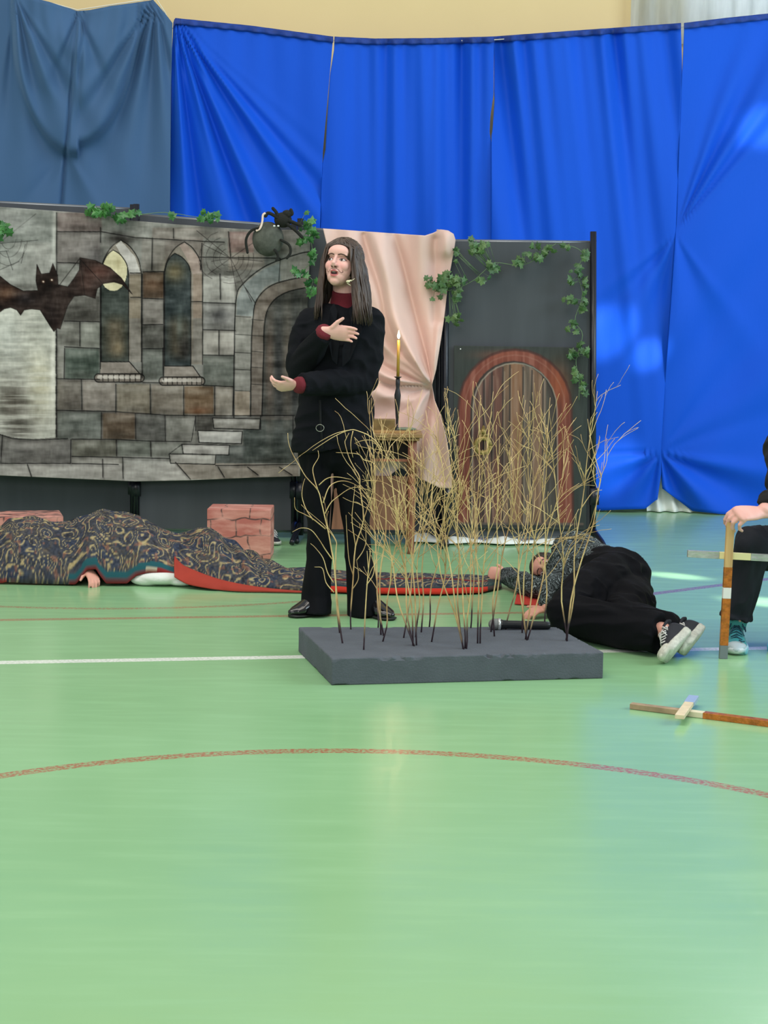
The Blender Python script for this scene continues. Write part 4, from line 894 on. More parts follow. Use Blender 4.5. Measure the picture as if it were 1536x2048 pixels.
rp_.mix(np.clip((a2-.5)*5, 0, 1)*.9, (96, 84, 70)); rp_.mix(np.clip((.42-a1)*8, 0, 1)*.6, (52, 62, 84))
rp_.mix(np.clip((.5-np.abs(np.mod(a1*5, 1)-.5))*9, 0, 1)*.5, (40, 50, 70)); rp_.mix(np.clip(1.5-np.abs(np.mod(a1*5, 1)-.5)/.10, 0, 1)*.85, (176, 158, 112)); rp_.mix(np.clip((a3-.76)*9, 0, 1)*.6, (140, 94, 76)); rp_.mix(np.clip((.25-a3)*9, 0, 1)*.5, (40, 40, 46))
rp_.c += ((vnoise(XP, SP, 3, 3, 46, 1)-.5)*30)[..., None]
bandx = np.clip((XP-136)/4, 0, 1)*np.clip((352-XP)/3, 0, 1)
rp_.mix(bandx*(SP < 22)*(SP > 0), (38, 84, 92)); rp_.mix(bandx*(SP < 9.5), (170, 164, 144)); rp_.mix(bandx*(SP < 8), (134, 44, 44))
rp_.mix((XP < 14)*(SP < 8), (150, 50, 44))
rr_ = np.clip((XP-655)/8, 0, 1); rp_.mix(rr_*(SP < 16)*(SP > 0), (36, 60, 62)); rp_.mix(rr_*(SP < 12), (196, 56, 42)); rp_.mix(rr_*(np.abs(SP-46-8*np.sin(XP/60)) < 4), (104, 36, 36)); rp_.mix((XP > 975)*(SP < 60)*.8, (46, 66, 66))
m_rug = mat('woven_rug', None, rough=.95, spec=.15, vcol=True, bump=.3, bscale=160)
rug = grid_mesh('rug', P, m_rug, col=rp_.linear(), thick=.006)
tag(rug, 'paisley patterned rug with teal and red border covering a lying figure', 'rug')
UA = smooth_pts([(349, 1112), (362, 1127), (380, 1137), (430, 1156), (480, 1168), (540, 1177), (612, 1183)], 6); LB = smooth_pts([(349, 1154), (362, 1162), (380, 1170), (430, 1179), (480, 1183), (540, 1184), (612, 1185)], 6)
A_ = np.zeros((len(UA), 12, 3)); 
for i, (a, b) in enumerate(zip(UA, LB)):
    Yl = G(b[0], b[1]+1, 0).y if i > 18 else G(b[0], min(yg(b[0])+2, 1183)).y
    hi = W(a[0], a[1], Yl+.10*max(0, 1-i/30)); lo = W(b[0], b[1], Yl-.02)
    for j in range(12): A_[i, j] = hi.lerp(lo, j/11)+Vector((0, -.012*math.sin(PI*j/11), 0))
grid_mesh('lining', A_, mat('rust_red_lining', lin(160, 48, 30), rough=.8, var=.12, vscale=10), rug, thick=.004)
pc = G(320, 1174)
pb = MB(); pb.ell((pc.x, pc.y+.075, .042), (.155, .10, .042)); pb.ell((pc.x+.10, pc.y+.055, .024), (.085, .07, .024)); pb.ell((pc.x-.07, pc.y+.07, .03), (.09, .08, .035))
o_ = pb.remesh('pillow', mat('white_cotton', lin(222, 226, 220), rough=.85, bump=.5, bscale=14, bdist=.02), voxel=.006, smooth=4); tag(o_, 'white pillow peeking out under the raised border of the patterned rug', 'pillow')
o_ = MB(); rq = [G(1034, 1189), G(1029, 1210), G(1086, 1214), G(1092, 1188)]
o_.prism([p+Vector((0, 0, .004)) for p in rq], (0, 0, .004)); o_ = o_.build('red_cloth', mat('red_felt', lin(186, 52, 40), rough=.9), smooth=False); tag(o_, 'small red cloth on the floor in front of the lying person in the knitted sweater', 'cloth')

U, V = np.meshgrid(np.linspace(0, 1, 60), np.linspace(0, 1, 14), indexing='ij')
ga = W(1290, 1000, 11.3); gb = W(1392, 1000, 11.3)
Pg = np.stack([ga.x+(gb.x-ga.x)*U, 11.26+.03*np.sin(U*21+V*2)-.06*(1-V)**3, .006+.26*V+.01*np.sin(U*15)*V], -1)
o_ = grid_mesh('white_strip', Pg, mat('white_sheet_cloth', lin(236, 240, 232), rough=.8), thick=.003); tag(o_, 'white cloth showing in the gap under the right blue curtains', 'sheet')
# ------------------------------------------------------------------ people
m_skin = mat('skin', None, rough=.5, spec=.35, vcol=True, sub=.08)
m_jacket = mat('black_wool', lin(17, 19, 24), rough=.9, spec=.15, bump=.35, bscale=7, bdist=.03, stretch=(1, 1, 1.3))
m_trous = mat('black_trousers', lin(11, 12, 17), rough=.85, spec=.15, bump=.4, bscale=6, bdist=.03, stretch=(1.6, 1.6, .5))
m_red = mat('burgundy_knit', lin(104, 22, 36), rough=.9, bump=.6, bscale=90, stretch=(3, 3, .6))
m_hair = mat('dark_brown_hair', lin(52, 40, 34), rough=.42, spec=.5, col2=lin(82, 66, 56), vscale=16, stretch=(3, 3, .3))
m_patent = mat('black_patent_leather', lin(14, 14, 16), rough=.12, spec=.7)

def basis(f, up=(0, 0, 1)):
    "columns: a = f x up-ish (viewer right when f faces the camera), f, u"
    f = Vector(f).normalized(); u = Vector(up); u = (u-f*u.dot(f)).normalized(); a = u.cross(f).normalized()
    M = Matrix((a, f, u)).transposed(); return M
def hand(mb, w, F, T, curl=(.3, .4, .3), s=1.0, thumb=(.55, .8, 0), tc=.3, spread=.05, lens=(.072, .080, .074, .058)):
    "w wrist, F finger direction, T thumb-side direction; the back of the hand faces T x F"
    w = Vector(w); F = Vector(F).normalized(); T = Vector(T); T = (T-F*T.dot(F)).normalized(); Np = F.cross(T)   # palm side is -B
    B = T.cross(F).normalized()
    P = lambda f, t, b=0: w+F*f*s+T*t*s+B*b*s
    mb.tube([P(-.03, 0), P(0, 0), P(.03, 0), P(.065, 0), P(.092, 0, -.003)], [(.026*s, .019*s), (.028*s, .018*s), (.037*s, .017*s), (.041*s, .015*s), (.038*s, .012*s)], 16, side=T, cap='round')
    for i, (off, L) in enumerate(zip((.030, .010, -.011, -.031), lens)):
        p = P(.086-(.006 if i in (0, 3) else 0), off); ang = 0; pts = [p-F*.02*s, p]; rad = [.0088*s, .0092*s]
        d0 = (F+T*off*spread*20/1.0*.5).normalized()
        for k, fr in enumerate((.45, .31, .24)):
            ang += curl[k]*(1+.12*i); d = d0*math.cos(ang)-B*math.sin(ang); p = p+d*L*fr*s; pts.append(p); rad.append((.0086, .0078, .0064)[k]*s*(.88 if i == 3 else 1))
        mb.tube(pts, rad, 10, cap='round')
    q = P(.022, .026, -.004); d = (F*thumb[0]+T*thumb[1]+B*thumb[2]).normalized(); d2 = (d*math.cos(tc)+F*math.sin(tc)).normalized()
    mb.tube([P(.008, .010), q, q+d*.036*s, q+d*.036*s+d2*.032*s], [.014*s, .0135*s, .0105*s, .0080*s], 10, cap='round')
def head(mb, c, M, s=1.0, ears=True):
    c = Vector(c); E = lambda p, r, R=None: mb.ell(c+M @ (Vector(p)*s), Vector(r)*s, M if R is None else M @ R, 24, 16)
    E((0, -.015, .035), (.074, .092, .085)); E((0, .018, -.025), (.066, .066, .082)); E((0, .052, -.093), (.026, .024, .022)); E((0, .03, -.07), (.050, .048, .040))
    E((0, .060, .045), (.052, .030, .035))
    for a in (-1, 1):
        E((a*.034, .052, -.022), (.026, .026, .028)); E((a*.030, .067, .030), (.021, .012, .009)); E((a*.031, .060, .005), (.0155, .0145, .012)); E((a*.011, .087, -.026), (.0085, .011, .0075))
        if ears: E((a*.075, -.005, -.005), (.008, .018, .030))
    mb.tube([c+M @ (Vector(p)*s) for p in ((0, .074, .030), (0, .088, .005), (0, .099, -.018), (0, .091, -.030))], [.0070*s, .0078*s, .0100*s, .008*s], 12, cap='round')
    E((0, .079, -.050), (.021, .0095, .0065)); E((0, .074, -.073), (.018, .010, .0078))
def paint_body(o, c, M, s, skin, face=None, gaze=(0, 0), extra=None, haircol=(48, 36, 32), hairline=.07):
    me = o.data
    if face:   # refine the front of the head so that the painted features are crisp
        bm = bmesh.new(); bm.from_mesh(me); Mi = M.transposed()
        for it in range(2):
            es = set()
            for f in bm.faces:
                q = Mi @ (f.calc_center_median()-Vector(c))/s
                if q.y > .045 and abs(q.x) < .056 and -.085 < q.z < .045: es.update(f.edges)
            bmesh.ops.subdivide_edges(bm, edges=list(es), cuts=1, use_grid_fill=True)
        bmesh.ops.triangulate(bm, faces=[f for f in bm.faces if len(f.verts) > 4]); bm.to_mesh(me); bm.free()
    n = len(me.vertices); co = np.zeros(n*3, np.float32); me.vertices.foreach_get('co', co); co = co.reshape(-1, 3)
    q = (co-np.array(c)) @ np.array(M)/s; a, f, u = q[:, 0], q[:, 1], q[:, 2]
    col = np.ones((n, 3))*np.array(skin, float); col += ((vnoise(co[:, 0]*400+co[:, 1]*300, co[:, 2]*400, 9, 9, 3, 2)-.5)*10)[:, None]
    def mx(m, cc):
        nonlocal col
        m = np.clip(m, 0, 1)[:, None]; col = col*(1-m)+np.array(cc, float)*m
    inh = (np.abs(a) < .11) & (np.abs(f) < .13) & (u > -.13) & (u < .15)
    mx(inh*(((f < .028-.15*np.clip(u, 0, 1)) & (u > -.06)) | (u > hairline)), haircol)
    if face:
        fr = (inh & (f > .03)).astype(float)
        g = lambda x, y, rx, ry: np.exp(-(((a-x)/rx)**2+((u-y)/ry)**2))
        def ln(pts, w, cc, al=1):
            mx(fr*np.clip((w-segd(a, u, pts))/.0012+.5, 0, 1)*al, cc)
        for sg in (-1, 1):
            mx(fr*g(sg*.036, -.028, .022, .018)*.35, (222, 140, 140)); mx(fr*g(sg*.030, .012, .020, .012)*.55, (150, 98, 92))
            ex, ey = sg*.031, .005; d = ((a-ex)/.0135)**2+((u-ey)/.0066)**2
            mx(fr*np.clip((1.25-d)*3, 0, 1), (70, 44, 42)); mx(fr*np.clip((1-d)*4, 0, 1), (208, 198, 196))
            di = np.hypot(a-ex-gaze[0], u-ey-gaze[1]); mx(fr*np.clip((.0068-di)/.001, 0, 1)*(d < 1.1), (58, 40, 34)); mx(fr*np.clip((.0030-di)/.0008, 0, 1)*(d < 1.1), (14, 10, 10))
            ln([(ex-.014, ey), (ex-.008, ey+.0058), (ex, ey+.0076), (ex+.008, ey+.0058), (ex+.015, ey+.001)], .0014, (40, 24, 24), .9)
            ln([(sg*.012, .027), (sg*.024, .0305), (sg*.038, .029), (sg*.048, .022)], .0030, (72, 50, 44), .85)
            mx(fr*g(sg*.0085, -.0335, .0045, .0028)*1.3, (70, 34, 32)); mx(fr*g(sg*.016, -.026, .004, .008)*.35, (150, 95, 88))
        mx(fr*g(0, .0, .006, .03)*.25, (245, 205, 195))
        mo = ((a)/.0215)**2+((u+.062)/.0175)**2
        mx(fr*np.clip((1-mo)*4, 0, 1)*.9, (178, 92, 92)); mx(fr*np.clip((1-(a/.017)**2-((u+.0605)/.0078)**2)*4, 0, 1), (52, 20, 22)); mx(fr*np.clip((1-(a/.011)**2-((u+.0560)/.0022)**2)*4, 0, 1)*.7, (222, 212, 205))
        if face == 'moustache':
            for sg in (-1, 1):
                ln([(sg*.003, -.0445), (sg*.012, -.041), (sg*.021, -.044), (sg*.027, -.052), (sg*.034, -.056), (sg*.040, -.051), (sg*.0385, -.0455)], .0011, (84, 46, 46), .95)
            ln([(-.0005, -.045), (0, -.038)], .0008, (110, 60, 60), .7)
    if extra: col = extra(co, col)
    v = np.clip(col/255, 0, 1); v = np.where(v <= .04045, v/12.92, ((v+.055)/1.055)**2.4)
    at = me.color_attributes.new('Col', 'FLOAT_COLOR', 'POINT'); cc = np.ones((n, 4), np.float32); cc[:, :3] = v; at.data.foreach_set('color', cc.reshape(-1))
    me.polygons.foreach_set('use_smooth', [True]*len(me.polygons))

# ================= the standing performer
Y0 = G(690, 1232).y
pt = lambda x, y, dy=0: W(x, y, Y0+dy)
per = empty('person', (pt(680, 1232).x, Y0, 0), 'standing person in a black suit and red turtleneck, hand on chest, looking up', 'person')
HC = pt(684, 529, -.03); HM = basis((-math.sin(.36), -math.cos(.36)*math.cos(.20), math.sin(.20)), (.07, 0, 1)); HS = .90
b = MB(); head(b, HC, HM, HS)
b.tube([pt(688, 548, .03), pt(690, 585, .02), pt(690, 612, .03)], [(.050, .054), (.052, .054), (.066, .060)], 20, side=(1, 0, 0), cap='round')
b.tube([pt(690, 608, .03), pt(686, 640, .03), pt(684, 700, .03), pt(676, 790, .03), pt(670, 880, .03)], [(.07, .06), (.110, .075), (.130, .09), (.12, .09), (.15, .10)], 20, side=(1, 0, 0), cap='round')
for kx, ky, ax, ay, sx in ((640, 1040, 636, 1200, 634), (712, 1045, 722, 1202, 700)):
    b.tube([pt(sx if sx > 660 else 640, 890, .03), pt(kx, ky, .02), pt(ax, ay, .04), pt(ax, 1226, .04)], [.075, .050, .035, .035], 14, cap='round')
RA = [pt(622, 655, .03), pt(598, 742, .02), pt(646, 668, -.21)]; LA = [pt(738, 655, .03), pt(733, 762, .0), pt(604, 770, -.20)]
b.tube(RA, [.042, .036, .027], 14, cap='round'); b.tube(LA, [.042, .036, .027], 14, cap='round')
hand(b, pt(656, 664, -.225), (1, -.06, -.06), (.20, -.25, 1), curl=(.25, .35, .25), s=.86, thumb=(.62, .75, 0), tc=.35, spread=.04)
hand(b, pt(593, 770, -.20), (-1, -.10, -.10), (.10, -.75, .7), curl=(.45, .5, .4), s=.80, thumb=(.7, .7, 0), tc=.2, spread=.06)
body = b.remesh('body', m_skin, per, voxel=.0030, smooth=3)
def nail(co, col):
    for p in (pt(672, 633, -.27),):
        d = np.linalg.norm(co-np.array(p), axis=1)[:, None]; m = np.clip((.016-d)/.006, 0, 1)*.5; col = col*(1-m)+np.array((206, 60, 70))*m
    return col
paint_body(body, HC, HM, HS, (224, 176, 164), 'moustache', gaze=(-.0035, .0008), extra=nail, haircol=(46, 36, 32), hairline=.088)
# turtleneck
b = MB(); b.tube([pt(690, 581, .01), pt(690, 596, .02), pt(689, 610, .02), pt(688, 622, .02)], [(.056, .058), (.060, .062), (.058, .060), (.066, .064)], 24, side=(1, 0, 0)); b.tube([pt(688, 612, .02), pt(687, 640, .02), pt(684, 690, .02), pt(680, 740, .02)], [(.066, .06), (.08, .07), (.08, .07), (.08, .07)], 24, side=(1, 0, 0), cap='round')
b.remesh('turtleneck', m_red, per, voxel=.005, smooth=3)
for w_, a_2 in ((RA, -.01), (LA, 0)):
    d = (w_[2]-w_[1]).normalized(); e = w_[2]; MB().tube([e-d*.03, e+d*.018, e+d*.030], [(.036, .036), (.036, .036), (.031, .031)], 18).build('cuff', m_red, per)
# jacket
b = MB(); b.tube([pt(669, 898, .02), pt(668, 880, .02), pt(670, 840, .02), pt(674, 780, .02), pt(682, 710, .02), pt(684, 660, .025), pt(685, 630, .03), pt(687, 612, .035)],
       [(.187, .135), (.183, .132), (.172, .125), (.155, .112), (.166, .128), (.180, .118), (.160, .098), (.085, .075)], 36, side=(1, 0, 0))
b.tube([pt(617, 644, .03), pt(602, 694, .02), pt(598, 742, .01)], [(.058, .062), (.056, .060), (.056, .060)], 20, cap='round'); b.tube([pt(597, 742, .01), pt(620, 706, -.10), pt(650, 668, -.215)], [.056, .053, .042], 20, cap='flat')
b.tube([pt(741, 643, .03), pt(740, 700, .02), pt(730, 764, .0)], [(.060, .064), (.060, .064), (.060, .062)], 20, cap='round'); b.tube([pt(732, 764, .0), pt(670, 765, -.12), pt(604, 770, -.195)], [.060, .056, .047], 20, cap='flat')
jk = b.remesh('jacket', m_jacket, per, voxel=.0055, smooth=3)
def wrinkle(o, amp, sc, keep=None, stretch=(1, 1, 1)):
    me = o.data; n = len(me.vertices); co = np.zeros(n*3, np.float32); no = np.zeros(n*3, np.float32)
    me.vertices.foreach_get('co', co); me.vertices.foreach_get('normal', no); co = co.reshape(-1, 3); no = no.reshape(-1, 3)
    x = (co[:, 0]*stretch[0]+co[:, 1]*.7)*100; y = (co[:, 2]*stretch[2]+co[:, 1]*.4*stretch[1])*100
    d = (1-2*np.abs(vnoise(x, y, sc*100, sc*100, 77, 2)-.5)*2)-.5
    co = co+no*(d*amp)[:, None]; me.vertices.foreach_set('co', co.reshape(-1).astype(np.float32)); me.update()
wrinkle(jk, .012, .09, stretch=(1, 1, 1.2))
# collar, lapels, chain
for pts_ in ([(668, 606), (660, 618), (652, 660), (664, 720), (674, 730), (678, 690), (672, 650), (676, 622)], [(706, 606), (716, 618), (724, 660), (700, 720), (684, 735), (684, 700), (702, 650), (698, 622)]):
    p3 = [pt(x, y, -.075-.045*min(1, max(0, (y-606)/60.))) for x, y in pts_]; MB().prism(p3, (0, -.006, 0)).build('lapel', m_jacket, per, smooth=False, bevel=.002)
MB().tube([pt(640, 800, -.118), pt(641, 840, -.122), pt(645, 897, -.13)], .004, 6).build('front_gap_shade', mat('jacket_gap_shade', lin(8, 8, 10), rough=.9), per)  # near-black strip stands in for the shaded gap of the open jacket
ch = MB(); ch.tube([pt(632+8*(1-math.cos(t)), 856-7*math.sin(t), -.14) for t in np.linspace(0, 2*PI, 18)], .0016, 6); ch.build('belt_chain', mat('chain', lin(150, 150, 140), rough=.3, metal=.7), per)
# trousers
b = MB()
b.tube([pt(670, 850, .03), pt(671, 900, .03)], [(.15, .105), (.165, .11)], 28, side=(1, 0, 0), cap='round')
b.tube([pt(636, 885, .03), pt(634, 960, .03), pt(641, 1040, .02), pt(638, 1120, .03), pt(632, 1190, .03), pt(631, 1227, .02)], [(.085, .10), (.078, .09), (.056, .066), (.054, .066), (.064, .080), (.070, .100)], 24, side=(1, 0, 0))
b.tube([pt(706, 885, .03), pt(711, 960, .03), pt(712, 1045, .02), pt(718, 1120, .03), pt(727, 1190, .03), pt(731, 1228, .03)], [(.085, .10), (.084, .09), (.062, .068), (.058, .068), (.070, .085), (.079, .100)], 24, side=(1, 0, 0))
tr_ = b.remesh('trousers', m_trous, per, voxel=.006, smooth=3); wrinkle(tr_, .010, .12, stretch=(2.2, 1, .5))
def dress_shoe(toe, heel, nm):
    toe = Vector((toe.x, toe.y, 0)); heel = Vector((heel.x, heel.y, 0)); d = toe-heel; L = d.length; d.normalize(); sd = Vector((-d.y, d.x, 0))
    P = lambda t, z: heel+d*L*t+Vector((0, 0, z)); b = MB()
    b.tube([P(.0, .045), P(.2, .05), P(.45, .045), P(.65, .034), P(.85, .027), P(.98, .024)], [(.030, .040), (.034, .045), (.040, .036), (.044, .028), (.038, .021), (.018, .014)], 20, side=sd, cap='round')
    o = b.remesh(nm, m_patent, per, voxel=.004, smooth=3); s_ = MB()
    s_.tube([P(-.07, .008), P(.2, .008), P(.5, .008), P(.75, .008), P(.95, .008), P(1.03, .008)], [(.022, .008), (.036, .008), (.040, .008), (.046, .008), (.036, .008), (.014, .008)], 20, side=sd)
    s_.build('shoe_sole', mat('black_sole', lin(20, 20, 20), rough=.6), o); return o
dress_shoe(pt(581, 1231, -.06), pt(640, 1231, .02), 'shoe'); dress_shoe(pt(784, 1232, -.10), pt(728, 1232, .05), 'shoe')
# hair
def hair(c, M, s, per_, gravity_end, m, n=520, seed=5, fr=.0042, front=.8, endr=.0022):
    r = random.Random(seed); b = MB(); c = Vector(c)
    b.ell(c+M @ (Vector((0, -.022, .040))*s), Vector((.083, .097, .088))*s, M, 28, 18)
    for i in range(n):
        ph = r.uniform(-PI, PI)            # 0 = front (towards the face), +-pi back
        if abs(ph) < .62 and r.random() < .75: continue
        sg = 1 if ph > 0 else -1; R = 1+r.uniform(-.02, .06); pts = []
        y0 = r.uniform(-.85, .55) if abs(ph) > .6 else .5; d0 = Vector((-.05+r.uniform(-.05, .05), y0, math.sqrt(1-y0*y0))); d1 = Vector((math.sin(ph), math.cos(ph), 0))
        for k in range(7):
            t = (k/6)**.9; dv = (d0*(1-t)+d1*t).normalized(); p = Vector((.084*R*dv.x, -.022+.098*R*dv.y, .040+.089*R*dv.z))
            if abs(ph) < .9 and k > 3: p.x = sg*max(abs(p.x), .066+.012*k/6); p.y = min(p.y, .050)
            pts.append(c+M @ (p*s))
        q = pts[-1]; L = q.z-gravity_end(sg, abs(ph))+r.uniform(-.025, .02); out = (M @ Vector((math.sin(ph), math.cos(ph)*.5, 0)))
        wv = r.uniform(0, 6); 
        for k in range(1, 8):
            t = k/7; pts.append(q+Vector((0, 0, -L*t))+out*(.016*math.sin(t*2.6+.2)+.040*t**2.2)+Vector((.006*math.sin(wv+t*6), -.006*math.cos(wv+t*5)-.03*t*(abs(ph) < 1.6), 0)))
        rd = [fr*.5]+[fr]*9+[fr*.9, fr*.8, fr*.6, fr*.25][:len(pts)-10]
        b.tube(pts, rd[:len(pts)], 5)
    # curtain fringe, parted near the middle
    for i in range(150):
        sg = -1 if i % 2 else 1; k = r.random(); x1 = .012+.030*k
        d0 = Vector((-.03, .10+.25*k, .95)); d1 = Vector((sg*(.62+.3*k), .80-.35*k, .30-.1*k)); pts = []
        for q_ in range(6):
            t = q_/5; dv = (d0*(1-t)+d1*t).normalized(); Rr = 1.02+.13*math.sin(PI*min(1, t*1.0)*.5)*(dv.y > 0)*max(0, dv.y)
            pts.append(c+M @ (Vector((.084*Rr*dv.x, -.022+.098*Rr*dv.y, .040+.089*Rr*dv.z))*s))
        pts += [c+M @ (Vector((sg*(.066+.010*k), .058-.02*k, .010))*s), c+M @ (Vector((sg*(.074+.006*k), .044-.01*k, -.03))*s), c+M @ (Vector((sg*(.076+.004*k), .034, -.08))*s)]
        b.tube(pts, [.002, fr, fr, fr, fr, fr*.9, fr*.8, fr*.6, .001], 5)
    o = b.build('hair', m, per_); return o
zend = pt(680, 640).z
hair(HC, HM, HS, per, lambda sg, ph: zend+(-.005 if sg > 0 else .01), m_hair)
# headset microphone
m_beige = mat('beige_plastic', lin(212, 204, 168), rough=.4)
hm = MB(); hm.tube([pt(719, 551, -.08), pt(711, 556, -.115), pt(704, 561, -.13)], .0014, 6)
ho = hm.build('headset_microphone', m_beige); tag(ho, 'thin beige headset microphone on the cheek of the standing performer', 'microphone')
MB().ell(pt(696, 563, -.135), (.0085, .007, .006)).build('capsule', m_beige, ho); MB().tube([pt(703, 561, -.13), pt(696, 562, -.135)], .0035, 8).build('capsule_holder', m_beige, ho)
MB().tube([pt(694, 566, -.133), pt(701, 571, -.128)], .0022, 6).build('clip', m_beige, ho)

# ================= sneakers
def sneaker(parent, ankle, T, Uu, c_up, c_sole, c_lace, c_trim, L=.27, nm='sneaker'):
    T = Vector(T).normalized(); Uu = Vector(Uu); Uu = (Uu-T*Uu.dot(T)).normalized(); Sd = Uu.cross(T)
    O = Vector(ankle)-Uu*.095+T*.0; k = L/.27
    P = lambda x, y, z: O+T*(x*k)+Sd*(y*k)+Uu*(z*k)
    wid = lambda x: float(np.interp(x, [-.065, -.055, -.03, .03, .08, .13, .165, .190, .200], [.012, .026, .034, .033, .043, .047, .040, .022, .008]))
    hgt = lambda x: float(np.interp(x, [-.065, -.05, -.02, .02, .06, .10, .14, .18, .20], [.075, .095, .10, .096, .082, .064, .050, .040, .022]))
    xs_ = np.linspace(-.065, .20, 22); b = MB(); vs = []; n = 14
    for x in xs_:
        w = wid(x)*.96; h_ = hgt(x)
        for j in range(n):
            a = PI*j/(n-1); vs.append(P(x, w*math.cos(a)*(1-.25*math.sin(a)**4), .016+(h_-.016)*max(0, math.sin(a))**.75))
    fs = [(i*n+j, (i+1)*n+j, (i+1)*n+j+1, i*n+j+1) for i in range(len(xs_)-1) for j in range(n-1)]+[(i*n, i*n+n-1, (i+1)*n+n-1, (i+1)*n) for i in range(len(xs_)-1)]+[tuple(range(n)), tuple((len(xs_)-1)*n+j for j in range(n))[::-1]]
    b.add(vs, fs); up = b.build(nm, c_up, parent)
    s = MB(); out = [(x, wid(x)) for x in xs_]; ring = [(x, w) for x, w in out]+[(x, -w) for x, w in out[::-1]]; m_ = len(ring); vs = []
    for z, k2 in ((-.002, .90), (.004, 1.0), (.024, 1.05), (.032, 1.0)):
        for x, y in ring: vs.append(P(.0675+(x-.0675)*(1+(k2-1)*.5), y*k2, z+(.012 if x > .17 else 0)*(z < .01)))
    fs = [(i*m_+j, i*m_+(j+1) % m_, (i+1)*m_+(j+1) % m_, (i+1)*m_+j) for i in range(3) for j in range(m_)]+[tuple(range(m_)), tuple(3*m_+j for j in range(m_))[::-1]]
    s.add(vs, fs); so = s.build('shoe_sole', c_sole, up)
    if c_trim: t = MB(); t.tube([P(.150, 0, .03), P(.178, 0, .031), P(.196, 0, .026)], [(.041*k, .022*k), (.034*k, .018*k), (.014*k, .009*k)], 16, side=Sd, cap='round'); t.build('toe_cap', c_trim, up)
    l = MB()
    for i in range(6):
        x = .025+i*.018; h_ = hgt(x)+.003; sg = 1 if i % 2 else -1
        l.tube([P(x-.004*sg, -.022, h_-.010), P(x, 0, h_+.003), P(x+.004*sg, .022, h_-.010)], .0030*k, 6)
    for sg in (-1, 1):
        l.tube([P(.02, 0, hgt(.02)+.006), P(.035, sg*.022, hgt(.03)+.008), P(.055, sg*.036, hgt(.05)-.012), P(.035, sg*.034, hgt(.03)-.006), P(.02, 0, hgt(.02)+.006)], .0026*k, 6); l.tube([P(.02, 0, hgt(.02)+.005), P(.05, sg*.012, hgt(.05)+.006), P(.085, sg*.030, hgt(.085)-.008)], .0024*k, 6)
    l.build('shoelaces', c_lace, up)
    c = MB(); c.tube([P(-.045+.0, .0, .098), P(-.02, 0, .104), P(.012, 0, .102)], [(.022*k, .010*k), (.030*k, .010*k), (.022*k, .008*k)], 16, side=Sd, cap='round'); c.build('collar', c_up, up)
    return up, P
m_canvas = mat('black_canvas', lin(28, 30, 38), rough=.8); m_rub = mat('off_white_rubber', lin(206, 206, 192), rough=.6, var=.3, vscale=60); m_lace = mat('white_laces', lin(214, 214, 210), rough=.8)

# ================= the lying person
LP = Vector
ly = empty('person', (.95, 6.7, 0), 'person lying on the floor in a patterned knit sweater and wide black trousers', 'person')
hip = LP((1.01, 6.60, .165)); waist = LP((.96, 6.84, .18)); chest = LP((.89, 7.06, .19)); neck = LP((.845, 7.25, .14)); lh = LP((.815, 7.42, .115))
LM = basis((-.50, -.80, .22), (-.80, .35, .25)); b = MB(); head(b, lh, LM, .92)
b.tube([lh+LP((.02, -.02, 0)), neck], [.052, .055], 16, cap='round'); b.tube([neck, chest, waist, hip], [(.07, .07), (.13, .11), (.11, .10), (.13, .12)], 20, side=(0, 0, 1), cap='round')
fs_ = [LP((.83, 7.12, .10)), LP((.715, 7.22, .06)), G(1012, 1150, .062)]; ns_ = [LP((.86, 6.98, .26)), LP((.745, 6.78, .11)), G(1096, 1215, .05)]
b.tube(fs_, [.042, .036, .027], 14, cap='round'); b.tube(ns_, [.042, .036, .027], 14, cap='round')
hand(b, G(1011, 1150, .062), (-.9, .25, .10), (.1, .35, .9), curl=(1.1, 1.3, .8), s=.86, thumb=(.5, .6, -.6), tc=.6)
hand(b, G(1092, 1215, .045), (-.8, -.5, -.15), (.1, .9, .2), curl=(.4, .5, .3), s=.82)
nk = LP((.765, 6.22, .105)); na = LP((1.095, 5.915, .105)); fk = LP((.96, 6.20, .085)); fa = LP((1.15, 6.045, .10))
b.tube([hip+LP((0, 0, .06)), nk, na], [.08, .052, .031], 14, cap='round'); b.tube([hip+LP((.02, 0, -.05)), fk, fa], [.08, .052, .030], 14, cap='round')
lb = b.remesh('body', m_skin, ly, voxel=.0035, smooth=3); paint_body(lb, lh, LM, .92, (206, 150, 132), 'plain', gaze=(0, -.003), haircol=(40, 32, 30))
m_knit = mat('patterned_knit', lin(26, 32, 34), rough=.9, bump=.6, bscale=80)
nt = m_knit.node_tree; N = nt.nodes; L = nt.links; vo = N.new('ShaderNodeTexNoise'); vo.inputs['Scale'].default_value = 13; vo.inputs['Detail'].default_value = 1.5; vo.inputs['Distortion'].default_value = 2.5
tc = N.new('ShaderNodeTexCoord'); L.new(tc.outputs['Object'], vo.inputs[0]); mm = N.new('ShaderNodeMath'); mm.operation = 'PINGPONG'; mm.inputs[1].default_value = .06; L.new(vo.outputs['Fac'], mm.inputs[0]); mr2 = N.new('ShaderNodeMapRange'); mr2.inputs[1].default_value = .046; mr2.inputs[2].default_value = .053; L.new(mm.outputs[0], mr2.inputs[0])
mx_ = N.new('ShaderNodeMix'); mx_.data_type = 'RGBA'; L.new(mr2.outputs[0], mx_.inputs[0]); mx_.inputs[6].default_value = lin(24, 32, 34); mx_.inputs[7].default_value = lin(140, 154, 158); L.new(mx_.outputs[2], N['Principled BSDF'].inputs['Base Color'])
b = MB(); b.tube([neck+LP((0, -.02, 0)), chest+LP((-.0, .06, .01)), chest, waist, hip+LP((-.02, .10, 0))], [(.075, .075), (.145, .12), (.155, .135), (.140, .125), (.145, .135)], 26, side=(0, 0, 1), cap='round')
